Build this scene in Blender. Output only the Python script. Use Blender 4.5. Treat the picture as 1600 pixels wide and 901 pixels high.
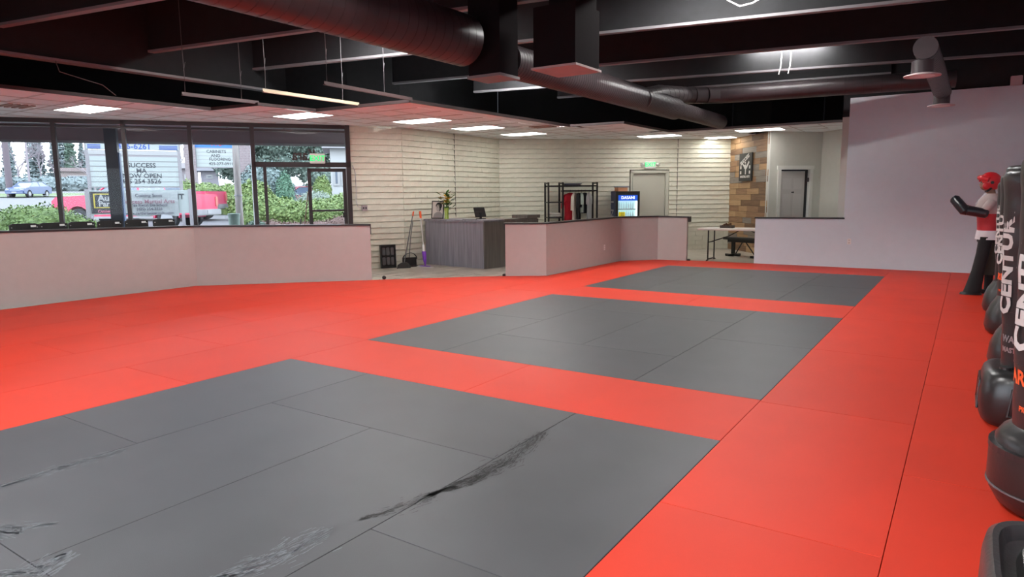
import bpy, bmesh, math, random
from mathutils import Vector, Matrix, noise
random.seed(7)
D = bpy.data
for o in list(D.objects): D.objects.remove(o, do_unlink=True)
sc = bpy.context.scene
COL = sc.collection
PI = math.pi

# ------------------------------------------------------------------ camera
FOC, YAW, PIT, ROL, H = 1061.59, 0.59039, 0.13658, -0.00985, 1.5
cy, sy = math.cos(YAW), math.sin(YAW)
fw = Vector((-sy*math.cos(PIT), cy*math.cos(PIT), -math.sin(PIT)))
r0 = Vector((cy, sy, 0)); u0 = r0.cross(fw)
c_, s_ = math.cos(ROL), math.sin(ROL)
rt = c_*r0 + s_*u0; up = -s_*r0 + c_*u0
cam = D.objects.new('camera', D.cameras.new('camera')); COL.objects.link(cam)
cam.data.sensor_width = 36; cam.data.sensor_fit = 'HORIZONTAL'
cam.data.lens = FOC/1600*36; cam.data.clip_end = 600; cam.data.clip_start = 0.05
cam.matrix_world = Matrix(((rt.x, up.x, -fw.x, 0), (rt.y, up.y, -fw.y, 0), (rt.z, up.z, -fw.z, H), (0, 0, 0, 1)))
sc.camera = cam

# ------------------------------------------------------------------ world, exposure
w = D.worlds.new('overcast'); sc.world = w; w.use_nodes = True
nt = w.node_tree; bg = nt.nodes['Background']
tc = nt.nodes.new('ShaderNodeTexCoord'); sx = nt.nodes.new('ShaderNodeSeparateXYZ'); cr = nt.nodes.new('ShaderNodeValToRGB')
nt.links.new(tc.outputs['Generated'], sx.inputs[0]); nt.links.new(sx.outputs['Z'], cr.inputs[0]); nt.links.new(cr.outputs[0], bg.inputs[0])
cr.color_ramp.elements[0].color = (0.88, 0.93, 1, 1); cr.color_ramp.elements[1].color = (0.72, 0.82, 1, 1)
bg.inputs[1].default_value = 5.2
sc.view_settings.view_transform = 'Standard'; sc.view_settings.look = 'None'
sc.view_settings.exposure = 0.32; sc.view_settings.gamma = 1
HALL_LAMP = 108.0; TROFFER = 9.0

# ------------------------------------------------------------------ materials
def mat(name, col, rough=.6, metal=0, noise_amt=0, scale=8, bump=0, bscale=60, spec=.5, emit=0, col2=None, stretch=None, obj_var=0):
    m = D.materials.new(name); m.use_nodes = True
    n = m.node_tree.nodes; L = m.node_tree.links; b = n['Principled BSDF']
    b.inputs['Base Color'].default_value = (*col, 1); b.inputs['Roughness'].default_value = rough
    b.inputs['Metallic'].default_value = metal; b.inputs['Specular IOR Level'].default_value = spec
    tcn = None
    def coords():
        t = n.new('ShaderNodeTexCoord'); mp = n.new('ShaderNodeMapping'); L.new(t.outputs['Object'], mp.inputs[0])
        if stretch: mp.inputs['Scale'].default_value = stretch
        return mp.outputs[0]
    last = None
    if noise_amt or col2:
        tx = n.new('ShaderNodeTexNoise'); tx.inputs['Scale'].default_value = scale; tx.inputs['Detail'].default_value = 5
        L.new(coords(), tx.inputs['Vector'])
        rp = n.new('ShaderNodeValToRGB'); L.new(tx.outputs[0], rp.inputs[0])
        rp.color_ramp.elements[0].position = .3; rp.color_ramp.elements[1].position = .7
        c2 = col2 or tuple(min(1, x*(1+noise_amt)) for x in col); c1 = col if col2 else tuple(x*(1-noise_amt) for x in col)
        rp.color_ramp.elements[0].color = (*c1, 1); rp.color_ramp.elements[1].color = (*c2, 1)
        L.new(rp.outputs[0], b.inputs['Base Color']); last = rp.outputs[0]
    if obj_var:
        oi = n.new('ShaderNodeObjectInfo'); mr = n.new('ShaderNodeMapRange'); hs = n.new('ShaderNodeHueSaturation')
        mr.inputs['To Min'].default_value = 1-obj_var; mr.inputs['To Max'].default_value = 1+obj_var
        L.new(oi.outputs['Random'], mr.inputs[0]); L.new(mr.outputs[0], hs.inputs['Value'])
        if last: L.new(last, hs.inputs['Color'])
        else: hs.inputs['Color'].default_value = (*col, 1)
        L.new(hs.outputs[0], b.inputs['Base Color'])
    if bump:
        tx = n.new('ShaderNodeTexNoise'); tx.inputs['Scale'].default_value = bscale; tx.inputs['Detail'].default_value = 4
        L.new(coords(), tx.inputs['Vector'])
        bp = n.new('ShaderNodeBump'); bp.inputs['Strength'].default_value = bump; bp.inputs['Distance'].default_value = .01
        L.new(tx.outputs[0], bp.inputs['Height']); L.new(bp.outputs[0], b.inputs['Normal'])
    if emit:
        b.inputs['Emission Color'].default_value = (*col, 1); b.inputs['Emission Strength'].default_value = emit
    return m

M = {}
M['red'] = mat('red_mat_vinyl', (.62, .040, .018), .5, bump=.12, bscale=300, noise_amt=.04, scale=2, obj_var=.04, spec=.16)
M['dark'] = mat('charcoal_mat_vinyl', (.054, .055, .060), .45, bump=.12, bscale=300, noise_amt=.08, scale=3, obj_var=.1, spec=.38)
M['paint'] = mat('pale_grey_paint', (.60, .615, .64), .65, noise_amt=.02, bump=.05, bscale=90)
M['part'] = mat('partition_paint', (.46, .43, .405), .65, noise_amt=.02, bump=.05, bscale=90); M['backp'] = mat('daylit_pale_paint', (.66, .745, .80), .65, noise_amt=.015)  # same wall paint twice: back wall copy has cool daylight in its colour
M['paint2'] = mat('warm_grey_paint', (.58, .58, .53), .65, noise_amt=.02)
M['trimw'] = mat('white_trim', (.72, .72, .68), .5)
M['cap'] = mat('black_cap', (.022, .02, .02), .45)
M['brick'] = mat('cream_painted_brick', (.66, .65, .545), .55, noise_amt=.06, scale=6, bump=.5, bscale=25, obj_var=.02)
M['black'] = mat('black_ceiling_paint', (.009, .009, .011), .8, noise_amt=.15, bump=.1)
M['blacktop'] = mat('black_roof_paint', (.014, .013, .018), .9)
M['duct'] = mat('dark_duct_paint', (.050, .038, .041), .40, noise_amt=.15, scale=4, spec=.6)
M['ductrib'] = mat('duct_rib', (.045, .034, .036), .4)
M['tile'] = mat('ceiling_tile', (.84, .88, .90), .85, noise_amt=.03, scale=40, bump=.2, bscale=180)
M['tbar'] = mat('tbar', (.55, .52, .51), .5)
M['edge'] = mat('ceiling_edge_trim', (.05, .033, .034), .5); M['hwire'] = mat('hanger_wire', (.12, .115, .12), .6)
M['glow'] = mat('troffer_glow', (1, .985, .93), .5, emit=TROFFER)
M['lamp'] = mat('lamp_glow', (.98, .97, .95), .5, emit=HALL_LAMP)
M['bronze'] = mat('bronze_frame', (.05, .04, .042), .4, metal=.3)
M['vinyl'] = mat('grey_wood_floor', (.30, .265, .225), .35, col2=(.50, .45, .38), scale=3, stretch=(1, 6, 1), bump=.05)
M['white'] = mat('white_plastic', (.8, .8, .78), .4)
M['blackp'] = mat('black_plastic', (.018, .018, .018), .42)
M['blackm'] = mat('black_metal', (.02, .018, .017), .4, metal=.3)
M['steel'] = mat('steel', (.5, .5, .52), .35, metal=.8)
M['bag'] = mat('black_bag_vinyl', (.022, .020, .021), .36, bump=.25, bscale=14, spec=.6)
M['bagbase'] = mat('black_bag_base', (.020, .019, .019), .30, bump=.08, bscale=40, spec=.6)
M['lett'] = mat('white_lettering', (.62, .60, .58), .6)
M['orange'] = mat('orange_lettering', (.85, .12, .03), .6)
M['grey'] = mat('grey_plastic', (.13, .13, .135), .4)

# ------------------------------------------------------------------ mesh helpers
def B(): return bmesh.new()
def box(b, x0, x1, y0, y1, z0, z1, mtx=None, bev=0):
    g = bmesh.ops.create_cube(b, size=1)
    m = Matrix.Translation(((x0+x1)/2, (y0+y1)/2, (z0+z1)/2)) @ Matrix.Diagonal((abs(x1-x0), abs(y1-y0), abs(z1-z0), 1))
    bmesh.ops.transform(b, matrix=(mtx @ m if mtx else m), verts=g['verts'])
    if bev:
        ed = list({e for v in g['verts'] for e in v.link_edges})
        bmesh.ops.bevel(b, geom=ed, offset=bev, segments=2, affect='EDGES')
    return b
def tube(b, pts, r, seg=10, cap=True):
    pts = [Vector(p) for p in pts]; rings = []
    for i, p in enumerate(pts):
        t = (pts[min(i+1, len(pts)-1)] - pts[max(i-1, 0)]).normalized()
        a = t.cross(Vector((0, 0, 1)));
        if a.length < 1e-3: a = t.cross(Vector((1, 0, 0)))
        a.normalize(); c = t.cross(a)
        rr = r[i] if isinstance(r, (list, tuple)) else r
        rings.append([b.verts.new(p + rr*(math.cos(2*PI*k/seg)*a + math.sin(2*PI*k/seg)*c)) for k in range(seg)])
    for A, Bq in zip(rings, rings[1:]):
        for k in range(seg): b.faces.new((A[k], A[(k+1) % seg], Bq[(k+1) % seg], Bq[k]))
    if cap:
        b.faces.new(rings[0][::-1]); b.faces.new(rings[-1])
    return b
def loft(b, rings, cap=True, closed=True):
    vs = [[b.verts.new(p) for p in R] for R in rings]; n = len(vs[0])
    for A, Q in zip(vs, vs[1:]):
        for k in range(n if closed else n-1): b.faces.new((A[k], A[(k+1) % n], Q[(k+1) % n], Q[k]))
    if cap and closed:
        b.faces.new(vs[0][::-1]); b.faces.new(vs[-1])
    return b
def ell(cx, cy_, z, rx, ry, n=20, p=2, rot=0):
    out = []
    for k in range(n):
        a = 2*PI*k/n; c, s = math.cos(a), math.sin(a)
        x = rx*math.copysign(abs(c)**(2/p), c); y = ry*math.copysign(abs(s)**(2/p), s)
        out.append(Vector((cx + x*math.cos(rot)-y*math.sin(rot), cy_ + x*math.sin(rot)+y*math.cos(rot), z)))
    return out
def prism(b, poly, z0, z1):
    lo = [b.verts.new((x, y, z0)) for x, y in poly]; hi = [b.verts.new((x, y, z1)) for x, y in poly]
    n = len(poly)
    for k in range(n): b.faces.new((lo[k], lo[(k+1) % n], hi[(k+1) % n], hi[k]))
    b.faces.new(lo[::-1]); b.faces.new(hi); return b
def sph(b, c, r, sub=2, sc3=(1, 1, 1)):
    g = bmesh.ops.create_icosphere(b, subdivisions=sub, radius=r)
    bmesh.ops.transform(b, matrix=Matrix.Translation(c) @ Matrix.Diagonal((*sc3, 1)), verts=g['verts']); return g['verts']
def obj(name, b, m, parent=None, loc=None, rot=None, smooth=False, kind=None, mtx=None):
    if isinstance(b, bmesh.types.BMesh):
        bmesh.ops.recalc_face_normals(b, faces=b.faces)
        me = D.meshes.new(name); b.to_mesh(me); b.free()
    else: me = b
    if m and not me.materials: me.materials.append(m)
    if smooth:
        me.polygons.foreach_set('use_smooth', [True]*len(me.polygons))
        try: me.set_sharp_from_angle(angle=math.radians(40))
        except Exception: pass
    o = D.objects.new(name, me); COL.objects.link(o)
    if parent: o.parent = parent
    if loc is not None: o.location = loc
    if rot is not None: o.rotation_euler = rot
    if mtx is not None: o.matrix_local = mtx
    if kind: o['kind'] = kind
    return o
def tag(o, label, cat, group=None):
    o['label'] = label; o['category'] = cat
    if group: o['group'] = group
    return o
def thing(name, label, cat, loc=(0, 0, 0), rz=0, group=None):
    o = D.objects.new(name, None); COL.objects.link(o); o.location = loc; o.rotation_euler = (0, 0, rz); o.empty_display_size = .1
    return tag(o, label, cat, group)
def struct_e(name, loc=(0, 0, 0), rz=0, label=None):
    o = D.objects.new(name, None); COL.objects.link(o); o.location = loc; o.rotation_euler = (0, 0, rz); o['kind'] = 'structure'
    if label: o['label'] = label
    return o
def struct(name, b, m, label=None):
    o = obj(name, b, m, kind='structure')
    if label: o['label'] = label
    return o
def dup(root, loc=None, rz=None, label=None):
    def cp(o, par):
        c = o.copy(); COL.objects.link(c); c.parent = par
        for ch in list(o.children): cp(ch, c)
        return c
    r = cp(root, None)
    if loc is not None: r.location = loc
    if rz is not None: r.rotation_euler = (0, 0, rz)
    if label: r['label'] = label
    return r
def text_mesh(s, size, ext=.002, off=0, align='CENTER', spacing=1):
    cu = D.curves.new('t', 'FONT'); cu.body = s; cu.size = size; cu.extrude = ext; cu.offset = off
    cu.align_x = align; cu.align_y = 'CENTER'; cu.space_character = spacing; cu.resolution_u = 2
    o = D.objects.new('t', cu); COL.objects.link(o)
    me = D.meshes.new_from_object(o, depsgraph=bpy.context.evaluated_depsgraph_get())
    D.objects.remove(o, do_unlink=True); D.curves.remove(cu); return me
def text(name, s, size, m, parent, loc, rot, **k):
    return obj(name, text_mesh(s, size, **k), m, parent, loc, rot)
def frame2(P0, P1):      # local frame: x along the wall from P0 to P1, z up, y = away from the room's middle
    return math.atan2(P1[1]-P0[1], P1[0]-P0[0]), math.hypot(P1[0]-P0[0], P1[1]-P0[1])
def ray(px, py):
    return (rt*((px-800)/FOC) - up*((py-450.5)/FOC) + fw)
def at_depth(px, py, d):  # world point seen in that direction at horizontal distance d ahead
    r = ray(px, py); f2 = Vector((-sy, cy, 0)); t = d/r.dot(f2); return Vector((0, 0, H)) + r*t
def clip(poly, a, b_, c):   # keep a*x+b*y<=c
    out = []
    for i in range(len(poly)):
        p, q = poly[i], poly[(i+1) % len(poly)]; fp = a*p[0]+b_*p[1]-c; fq = a*q[0]+b_*q[1]-c
        if fp <= 1e-9: out.append(p)
        if (fp < -1e-9 and fq > 1e-9) or (fp > 1e-9 and fq < -1e-9):
            t = fp/(fp-fq); out.append((p[0]+t*(q[0]-p[0]), p[1]+t*(q[1]-p[1])))
    return out

# ================================================================== SHELL
XR = .89; YB = 14.95; ZC = 2.95; ZV = -.03; ZR = 4.45
W1 = (-10.73, 10.04); WD = Vector((-.599, -.801)); W0 = (W1[0]+WD.x*12.2, W1[1]+WD.y*12.2)
BA = (-10.2, 11.02); BB = (-10.32, 14.84); BC = (-5.49, 18.98); GA = (-4.06, 17.27); GB = (-3.09, 18.3); GC = (-2.3, 17.55)
# floor of grey wood planks
b = B(); prism(b, [(-18.5, .2), (-18.5, -3), (1.2, -3), (1.2, 15), (-2, 18.3), (-3, 18.6), (-4, 17.5), (-5.4, 19.2), (-10.5, 14.9), (-10.4, 11.1), (-10.8, 10.2), (-17.7, .6)], -.12, ZV)
fl = struct('floor', b, M['vinyl'], 'grey wood-look plank floor showing beyond the mats')
# planks where they can be told apart by the reception desk
n = 0
pl_m = mat('floor_plank', (.33, .29, .25), .35, col2=(.50, .455, .39), scale=2.5, stretch=(1, 7, 1), obj_var=.22)
for i in range(-4, 16):
    for j in range(5):
        x = -10.2 + i*.2; y0 = 9.0 + j*.95 + (i % 3)*.32
        cxp, cyp = x+.1, y0+.45
        if cyp - cxp < 18.0 or cyp - cxp > 20.9 or cyp > 12.3 or cxp < -10.0 or cxp > -7.3: continue
        obj('floor_plank', prism(B(), [(x+.003, y0+.004), (x+.197, y0+.004), (x+.197, y0+.94), (x+.003, y0+.94)], ZV, ZV+.006), pl_m, fl)
# training mats ------------------------------------------------------
T = .028
def mat_tile(par, poly, m):
    b = B(); ins = .0014
    cx = sum(p[0] for p in poly)/len(poly); cyy = sum(p[1] for p in poly)/len(poly)
    def sh(p, d):
        return (p[0]+math.copysign(min(d, abs(cx-p[0])), cx-p[0]), p[1]+math.copysign(min(d, abs(cyy-p[1])), cyy-p[1]))
    lo = [b.verts.new((*sh(p, ins), -T)) for p in poly]; mi = [b.verts.new((*sh(p, ins), -.002)) for p in poly]; hi = [b.verts.new((*sh(p, ins+.0015), 0)) for p in poly]
    n = len(poly)
    for A, Q in ((lo, mi), (mi, hi)):
        for k in range(n): b.faces.new((A[k], A[(k+1) % n], Q[(k+1) % n], Q[k]))
    b.faces.new(hi)
    return obj('mat', b, m, par)
def rect(x0, x1, y0, y1): return [(x0, y0), (x1, y0), (x1, y1), (x0, y1)]
XS = [-5.20, -4.185, -3.16, -2.17, -1.17]
for k, (y0, lab) in enumerate([(.1, 'large dark grey mat square in the foreground with scuffs'), (5.0, 'middle dark grey mat square between two red strips'), (9.88, 'farthest dark grey mat square before the low white back wall')]):
    t = thing('dark_mat_square', lab, 'mat', group='dark mat squares')
    L_ = [3.92, 3.86, 3.81][k]; q = L_/4
    Y = [y0+q*i for i in range(5)]
    for p in (rect(XS[0], XS[1], Y[2], Y[4]), rect(XS[0], XS[1], Y[0], Y[2]), rect(XS[1], XS[3], Y[3], Y[4]), rect(XS[1], XS[2], Y[1], Y[3]),
              rect(XS[2], XS[3], Y[1], Y[3]), rect(XS[1], XS[3], Y[0], Y[1]), rect(XS[3], XS[4], Y[2], Y[4]), rect(XS[3], XS[4], Y[0], Y[2])):
        mat_tile(t, p, M['dark'])
red = thing('red_mat_field', 'red training mats surrounding the three dark squares', 'mat')
for y0, y1 in ((4.02, 5.0), (8.86, 9.88)):
    for x0, x1 in ((-5.2, -3.16), (-3.16, -1.17)): mat_tile(red, rect(x0, x1, y0, y1), M['red'])
for x0, x1 in ((-5.2, -3.16), (-3.16, -1.17)): mat_tile(red, rect(x0, x1, -2.0, .1), M['red'])
for x0, x1 in ((-5.2, -3.16), (-3.16, -1.17), (-1.17, -.2), (-.2, XR)):
    mat_tile(red, rect(x0, x1, 13.69, YB-.0), M['red'])
ys = [-2, -.97, 1.03, 3.03, 4.96, 6.95, 8.95, 10.95, 12.9, 13.69]
for a, c in zip(ys, ys[1:]): mat_tile(red, rect(-1.17, -.2, a, c), M['red'])
ys = [-2, .03, 2.03, 4.03, 6.08, 8.08, 10.08, 12.08, 13.69]
for a, c in zip(ys, ys[1:]): mat_tile(red, rect(-.2, XR, a, c), M['red'])
xs = [-11.03, -10.2, -9.2, -8.2, -7.2, -6.22, -5.2]
for i, (x0, x1) in enumerate(zip(xs, xs[1:])):
    off = 1.03 if i % 2 else 0.05
    if i == 5: off = 1.02
    y = -4 + off
    while y < YB:
        P = rect(x0, x1, max(y, -2), min(y+2, 15))
        if y+2 > -2:
            A = clip(P, 0, 1, 10.9); A = clip(A, -1, 1, 17.66) if A else A
            if x0 < -6.3 and len(A) >= 3: A = clip(A, -.683, 1, 10.43+.683*7.13)
            if len(A) >= 3: mat_tile(red, A, M['red'])
            Q = clip(P, 0, -1, -10.9); Q = clip(Q, -1, 0, 6.49) if Q else Q; Q = clip(Q, -1, 1, 20.62) if Q else Q; Q = clip(Q, 0, 1, 14.95) if Q else Q
            if len(Q) >= 3: mat_tile(red, Q, M['red'])
        y += 2
# scuffs on the near dark square (real worn marks)
def scuff(name, pts, width, m, n, ln):
    b = B()
    for _ in range(n):
        t = random.random(); i = min(int(t*(len(pts)-1)), len(pts)-2); f = t*(len(pts)-1)-i
        p = Vector(pts[i]).lerp(Vector(pts[i+1]), f); d = (Vector(pts[i+1])-Vector(pts[i])).normalized(); nn = Vector((-d.y, d.x))
        p = p + nn*random.gauss(0, width*(.25+.75*math.sin(PI*min(1, t+.12)))/2)
        l = ln*random.uniform(.3, 1.2); wd = random.uniform(.0012, .0035); e = (d+nn*random.uniform(-.25, .25)).normalized(); q = Vector((-e.y, e.x))
        vs = [p-e*l-q*wd, p+e*l-q*wd*.4, p+e*l+q*wd*.4, p-e*l+q*wd]
        b.faces.new([b.verts.new((v.x, v.y, .0012)) for v in vs])
    return obj(name, b, m, D.objects['dark_mat_square'], kind='stuff')
M['scuffd'] = mat('dark_scuff', (.026, .026, .025), .7); M['scuffl'] = mat('chalky_scuff', (.16, .17, .185), .8)
scuff('dark_scuff', [(-2.16, 3.56), (-2.08, 3.05), (-2.10, 2.75), (-2.18, 2.45)], .085, M['scuffd'], 700, .022)
scuff('dark_scuff', [(-2.15, 2.5), (-2.2, 2.3), (-2.28, 2.1)], .07, M['scuffd'], 150, .018)
scuff('chalk_scuff', [(-2.33, 1.95), (-2.33, 1.6), (-2.42, 1.35)], .10, M['scuffl'], 330, .03)
scuff('chalk_scuff', [(-4.14, 1.95), (-4.16, 1.6), (-4.15, 1.3)], .06, M['scuffl'], 260, .03)
scuff('chalk_scuff', [(-3.5, 1.16), (-3.62, 1.1), (-3.45, 1.3)], .08, M['scuffl'], 200, .03)
scuff('chalk_scuff', [(-3.1, 1.2), (-3.05, 1.05), (-3.2, .95)], .08, M['scuffl'], 200, .03)

# partitions -----------------------------------------------------------
def low_wall(name, pts, th, ztops, label, endcap=True, outer=1):
    """pts along the room face; thickness to the outer side (left of travel * outer)"""
    e = struct_e(name, label=label)
    off = []
    n = len(pts)
    for i, p in enumerate(pts):
        dirs = []
        if i: dirs.append((Vector(p)-Vector(pts[i-1])).normalized())
        if i < n-1: dirs.append((Vector(pts[i+1])-Vector(p)).normalized())
        ns = [Vector((-d.y, d.x))*outer for d in dirs]; nn = sum(ns, Vector((0, 0))); nn /= len(ns)
        off.append(Vector(p)+nn.normalized()*th/max(.5, nn.length))
    def solid(f, bq, z0, zt, m, nm):
        b = B(); R = []
        for i in range(n):
            R.append([Vector((*f[i], z0 if isinstance(z0, float) else z0[i])), Vector((*bq[i], z0 if isinstance(z0, float) else z0[i])), Vector((*bq[i], zt[i])), Vector((*f[i], zt[i]))])
        loft(b, R); return obj(nm, b, m, e)
    solid(pts, off, -.03, ztops, M['part'], 'wall_face')
    # cap
    f2 = []; b2 = []
    for i in range(n):
        v = (Vector(off[i])-Vector(pts[i])).normalized()*.012
        f2.append(Vector(pts[i])-v); b2.append(Vector(off[i])+v)
    for i, s in ((0, -1), (n-1, 1)):
        d = (Vector(pts[i])-Vector(pts[i-s])).normalized()*.015
        f2[i] = f2[i]+d; b2[i] = b2[i]+d
    solid(f2, b2, [z-.008 for z in ztops], [z+.022 for z in ztops], M['cap'], 'cap')
    return e
wl = low_wall('wall_left', [(-11.15, -2.5), (-11.15, 3.8), (-11.03, 6.67), (-8.93, 8.76)], .13, [1.08, 1.055, 1.015, .985], 'low pale partition with a black cap, left of the mats below the shop windows')
obj('end_cap', box(B(), -.01, .16, -.012, .012, -.16, .02, None), M['cap'], wl, (-8.935, 8.77, .985), (0, 0, math.radians(135)))
wm = low_wall('wall_center', [(-7.13, 10.43), (-6.5, 10.86), (-6.5, 14.15), (-5.87, 14.77), (-5.22, 14.84)], .13, [.97, .965, .975, .98, .965], 'low pale partition with a black cap standing in front of the clothes rack')
wr = low_wall('wall_right_low', [(-3.765, YB), (-2.06, YB)], .13, [.962, .97], 'low pale partition with a black cap in front of the panelled door')
wr.name = 'wall_back_low'
for c in wr.children:
    if c.name.startswith('wall_face'): c.data.materials[0] = M['backp']
def end_post(p, z): pass
for (p, rz, w_) in (((-7.16, 10.47), math.radians(125), wm), ((-5.19, 14.9), math.radians(95), wm)):
    obj('end_cap', box(B(), -.02, .14, -.01, .02, -.10, .02), M['cap'], w_, (*p, .965), (0, 0, rz))
for p in ((-5.175, 14.88), (-7.17, 10.45)):
    tag(obj('door_stop', box(B(), -.03, .03, -.03, .03, -.03, .04, None, .01), M['blackp'], None, (p[0], p[1], 0)), 'tiny black stop on the floor at the ' + ('far' if p[1] > 12 else 'near') + ' end of the middle partition', 'door stop')
# full-height back wall right of the gap
b = B(); box(b, -2.06, XR, YB, YB+.15, -.03, 3.30); wb = struct('wall_back', b, M['backp'], 'tall plain pale wall behind the punching bags')
b = B(); box(b, -2.06, XR, YB+.05, YB+.15, 3.30, ZR); obj('upper_wall', b, M['black'], wb)
b = B(); box(b, XR, XR+.12, -3, YB+.3, -.03, ZR); struct('wall_right', b, mat('grey_violet_paint', (.42, .38, .44), .65))
b = B(); box(b, -18.5, -6.96, -2.75, -2.6, -.03, ZR); box(b, .6, XR, -2.75, -2.6, -.03, ZR); box(b, -6.96, .6, -2.75, -2.6, 2.62, ZR); box(b, -6.96, .6, -2.75, -2.6, -.03, .1); struct('wall_front', b, M['paint'], 'wall behind the viewer holding added daylight windows')
fg = struct_e('window_20', label='added row of unseen windows behind the viewer, daylight for the back wall')  # unseen windows added to throw cool daylight onto the back wall
for k in range(4, 11):
    x = -12+k*1.26; b = B(); box(b, x-.035, x+.035, -2.73, -2.63, .1, 2.62); (box(b, x+.035, x+1.225, -2.73, -2.63, 2.55, 2.62) if k < 10 else None); obj('window_frame', b, M['bronze'], fg)
b = B(); box(b, -30, 12, -30, -2.76, -.12, -.06); struct('ground_front', b, mat('pavement_front', (.16, .16, .16), .9))  # unseen ground below the added windows, keeps light from coming up underneath
b = B(); tube(b, [], .1) if False else box(b, -18.6, -18.45, -2.75, .3, -.03, ZR); struct('wall_front_left', b, M['paint'])

# brick walls -----------------------------------------------------------
def brick_mesh(L, Hh, seed):
    rnd = random.Random(seed); b = B(); n = 5
    def jit(): return rnd.uniform(-.004, .004)
    dep = .016+rnd.uniform(-.002, .003)
    bot = [b.verts.new((L*i/(n-1)-0, 0, .006)) for i in range(n)]
    f0 = [b.verts.new((L*i/(n-1), -dep-.009+jit()*1.2, .008+jit())) for i in range(n)]
    f1 = [b.verts.new((L*i/(n-1), -dep*.9+jit()*.5, Hh*.55+jit())) for i in range(n)]
    f2 = [b.verts.new((L*i/(n-1), -dep*.55+jit()*.5, Hh-.010+jit())) for i in range(n)]
    top = [b.verts.new((L*i/(n-1), 0, Hh-.004)) for i in range(n)]
    R = [bot, f0, f1, f2, top]
    for A, Q in zip(R, R[1:]):
        for k in range(n-1): b.faces.new((A[k], A[k+1], Q[k+1], Q[k]))
    for k in (0, n-1): b.faces.new([r[k] for r in R])
    bmesh.ops.recalc_face_normals(b, faces=b.faces)
    me = D.meshes.new('brick'); b.to_mesh(me); b.free(); me.materials.append(M['brick']); return me
BH = .1235
BR = {L: [brick_mesh(L, BH, int(L*1000)+i) for i in range(5)] for L in (.40, .20)}
def brick_wall(name, P0, P1, holes=(), label=None, joints=(), limit=296, plain=None):
    rz, Ln = frame2(P0, P1)
    e = struct_e(name, (*P0, ZV), rz, label)
    b = B(); segs = []
    # backing with holes cut as column strips
    xs = [0] + sorted([h for hh in holes for h in hh[:2]]) + [Ln]
    for i, (a, c) in enumerate(zip(xs, xs[1:])):
        hz = [h for h in holes if h[0] <= (a+c)/2 <= h[1]]
        box(b, a, c, 0, .15, hz[0][2]-ZV if hz else 0, ZC-ZV+.02)
    obj('mortar', b, M['brick'], e)
    b = B(); box(b, 0, Ln, .02, .15, ZC-ZV+.02, ZR-ZV); obj('upper_wall', b, M['black'], e)
    pieces = []
    rows = 24
    for r in range(rows-1, -1, -1):
        z = r*BH; x = -(.2 if r % 2 else 0) - .0
        while x < Ln-.05:
            x0 = max(x, 0); x1 = min(x+.4, Ln)
            pieces.append((x0, x1, z)); x += .4
    cnt = 0; rest = []
    for x0, x1, z in pieces:
        subs = [(x0, x1)]
        for h in holes:
            if z+BH > 0 and z < h[2]-ZV-.02+h[3]:
                new = []
                for a, c in subs:
                    ha, hc = h[0]-.0, h[1]+.0
                    if c <= ha or a >= hc: new.append((a, c))
                    else:
                        if a < ha-.04: new.append((a, ha))
                        if c > hc+.04: new.append((hc, c))
                subs = new
        for a, c in subs:
            if c-a < .05: continue
            if cnt < limit:
                me = random.choice(BR[.40] if c-a > .25 else BR[.20]); o = D.objects.new('brick', me); COL.objects.link(o); o.parent = e
                o.location = (a, 0, z); o.scale = ((c-a)/(.40 if c-a > .25 else .20), 1, 1); cnt += 1
            else: rest.append((a, c, z))
    if rest:
        b = B()
        for a, c, z in rest: box(b, a+.003, c-.003, -.018, 0, z+.008, z+BH-.005)
        obj('brick_field', b, M['brick'], e, kind='stuff')
    for j in joints:
        b = B(); box(b, j-.008, j+.008, -.024, 0, 0.9, ZC-ZV); obj('control_joint', b, mat('joint', (.2, .19, .16), .8), e)
    return e
brick_wall('wall_window_side', W1, BA, label='narrow cream painted brick wall right of the glass entrance')
brick_wall('wall_reception', BA, BB, label='cream painted brick wall behind the reception desk', joints=(1.87,))
rz2, L2 = frame2(BB, BC)
brick_wall('wall_far', BB, BC, holes=((3.52, 4.62, 2.14, .02),), label='cream painted brick wall behind the clothes rack and the steel exit door', joints=(4.85,), limit=290)
# exit door
e = struct_e('door_2', (*BB, 0), rz2, 'grey steel exit door under a green exit sign in the brick wall')
M['doorp'] = mat('beige_door_paint', (.50, .49, .42), .5); M['doorf'] = mat('door_frame_paint', (.56, .555, .47), .5)
b = B()
for x0, x1, z0, z1 in ((3.55, 3.62, ZV, 2.12), (4.52, 4.59, ZV, 2.12), (3.55, 4.59, 2.05, 2.12)): box(b, x0, x1, -.03, .12, z0, z1)
box(b, 3.60, 3.62, -.045, -.03, ZV, 2.05); box(b, 4.57, 4.60, -.045, -.03, ZV, 2.12)
obj('door_frame', b, M['doorf'], e)
obj('door_panel', box(B(), 3.62, 4.52, .04, .085, ZV+.01, 2.05), M['doorp'], e)
obj('door_handle', tube(tube(B(), [(3.70, .04, 1.0), (3.70, -.02, 1.0)], .012), [(3.70, -.02, 1.0), (3.80, -.02, 1.0)], .010), M['steel'], e)
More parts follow.
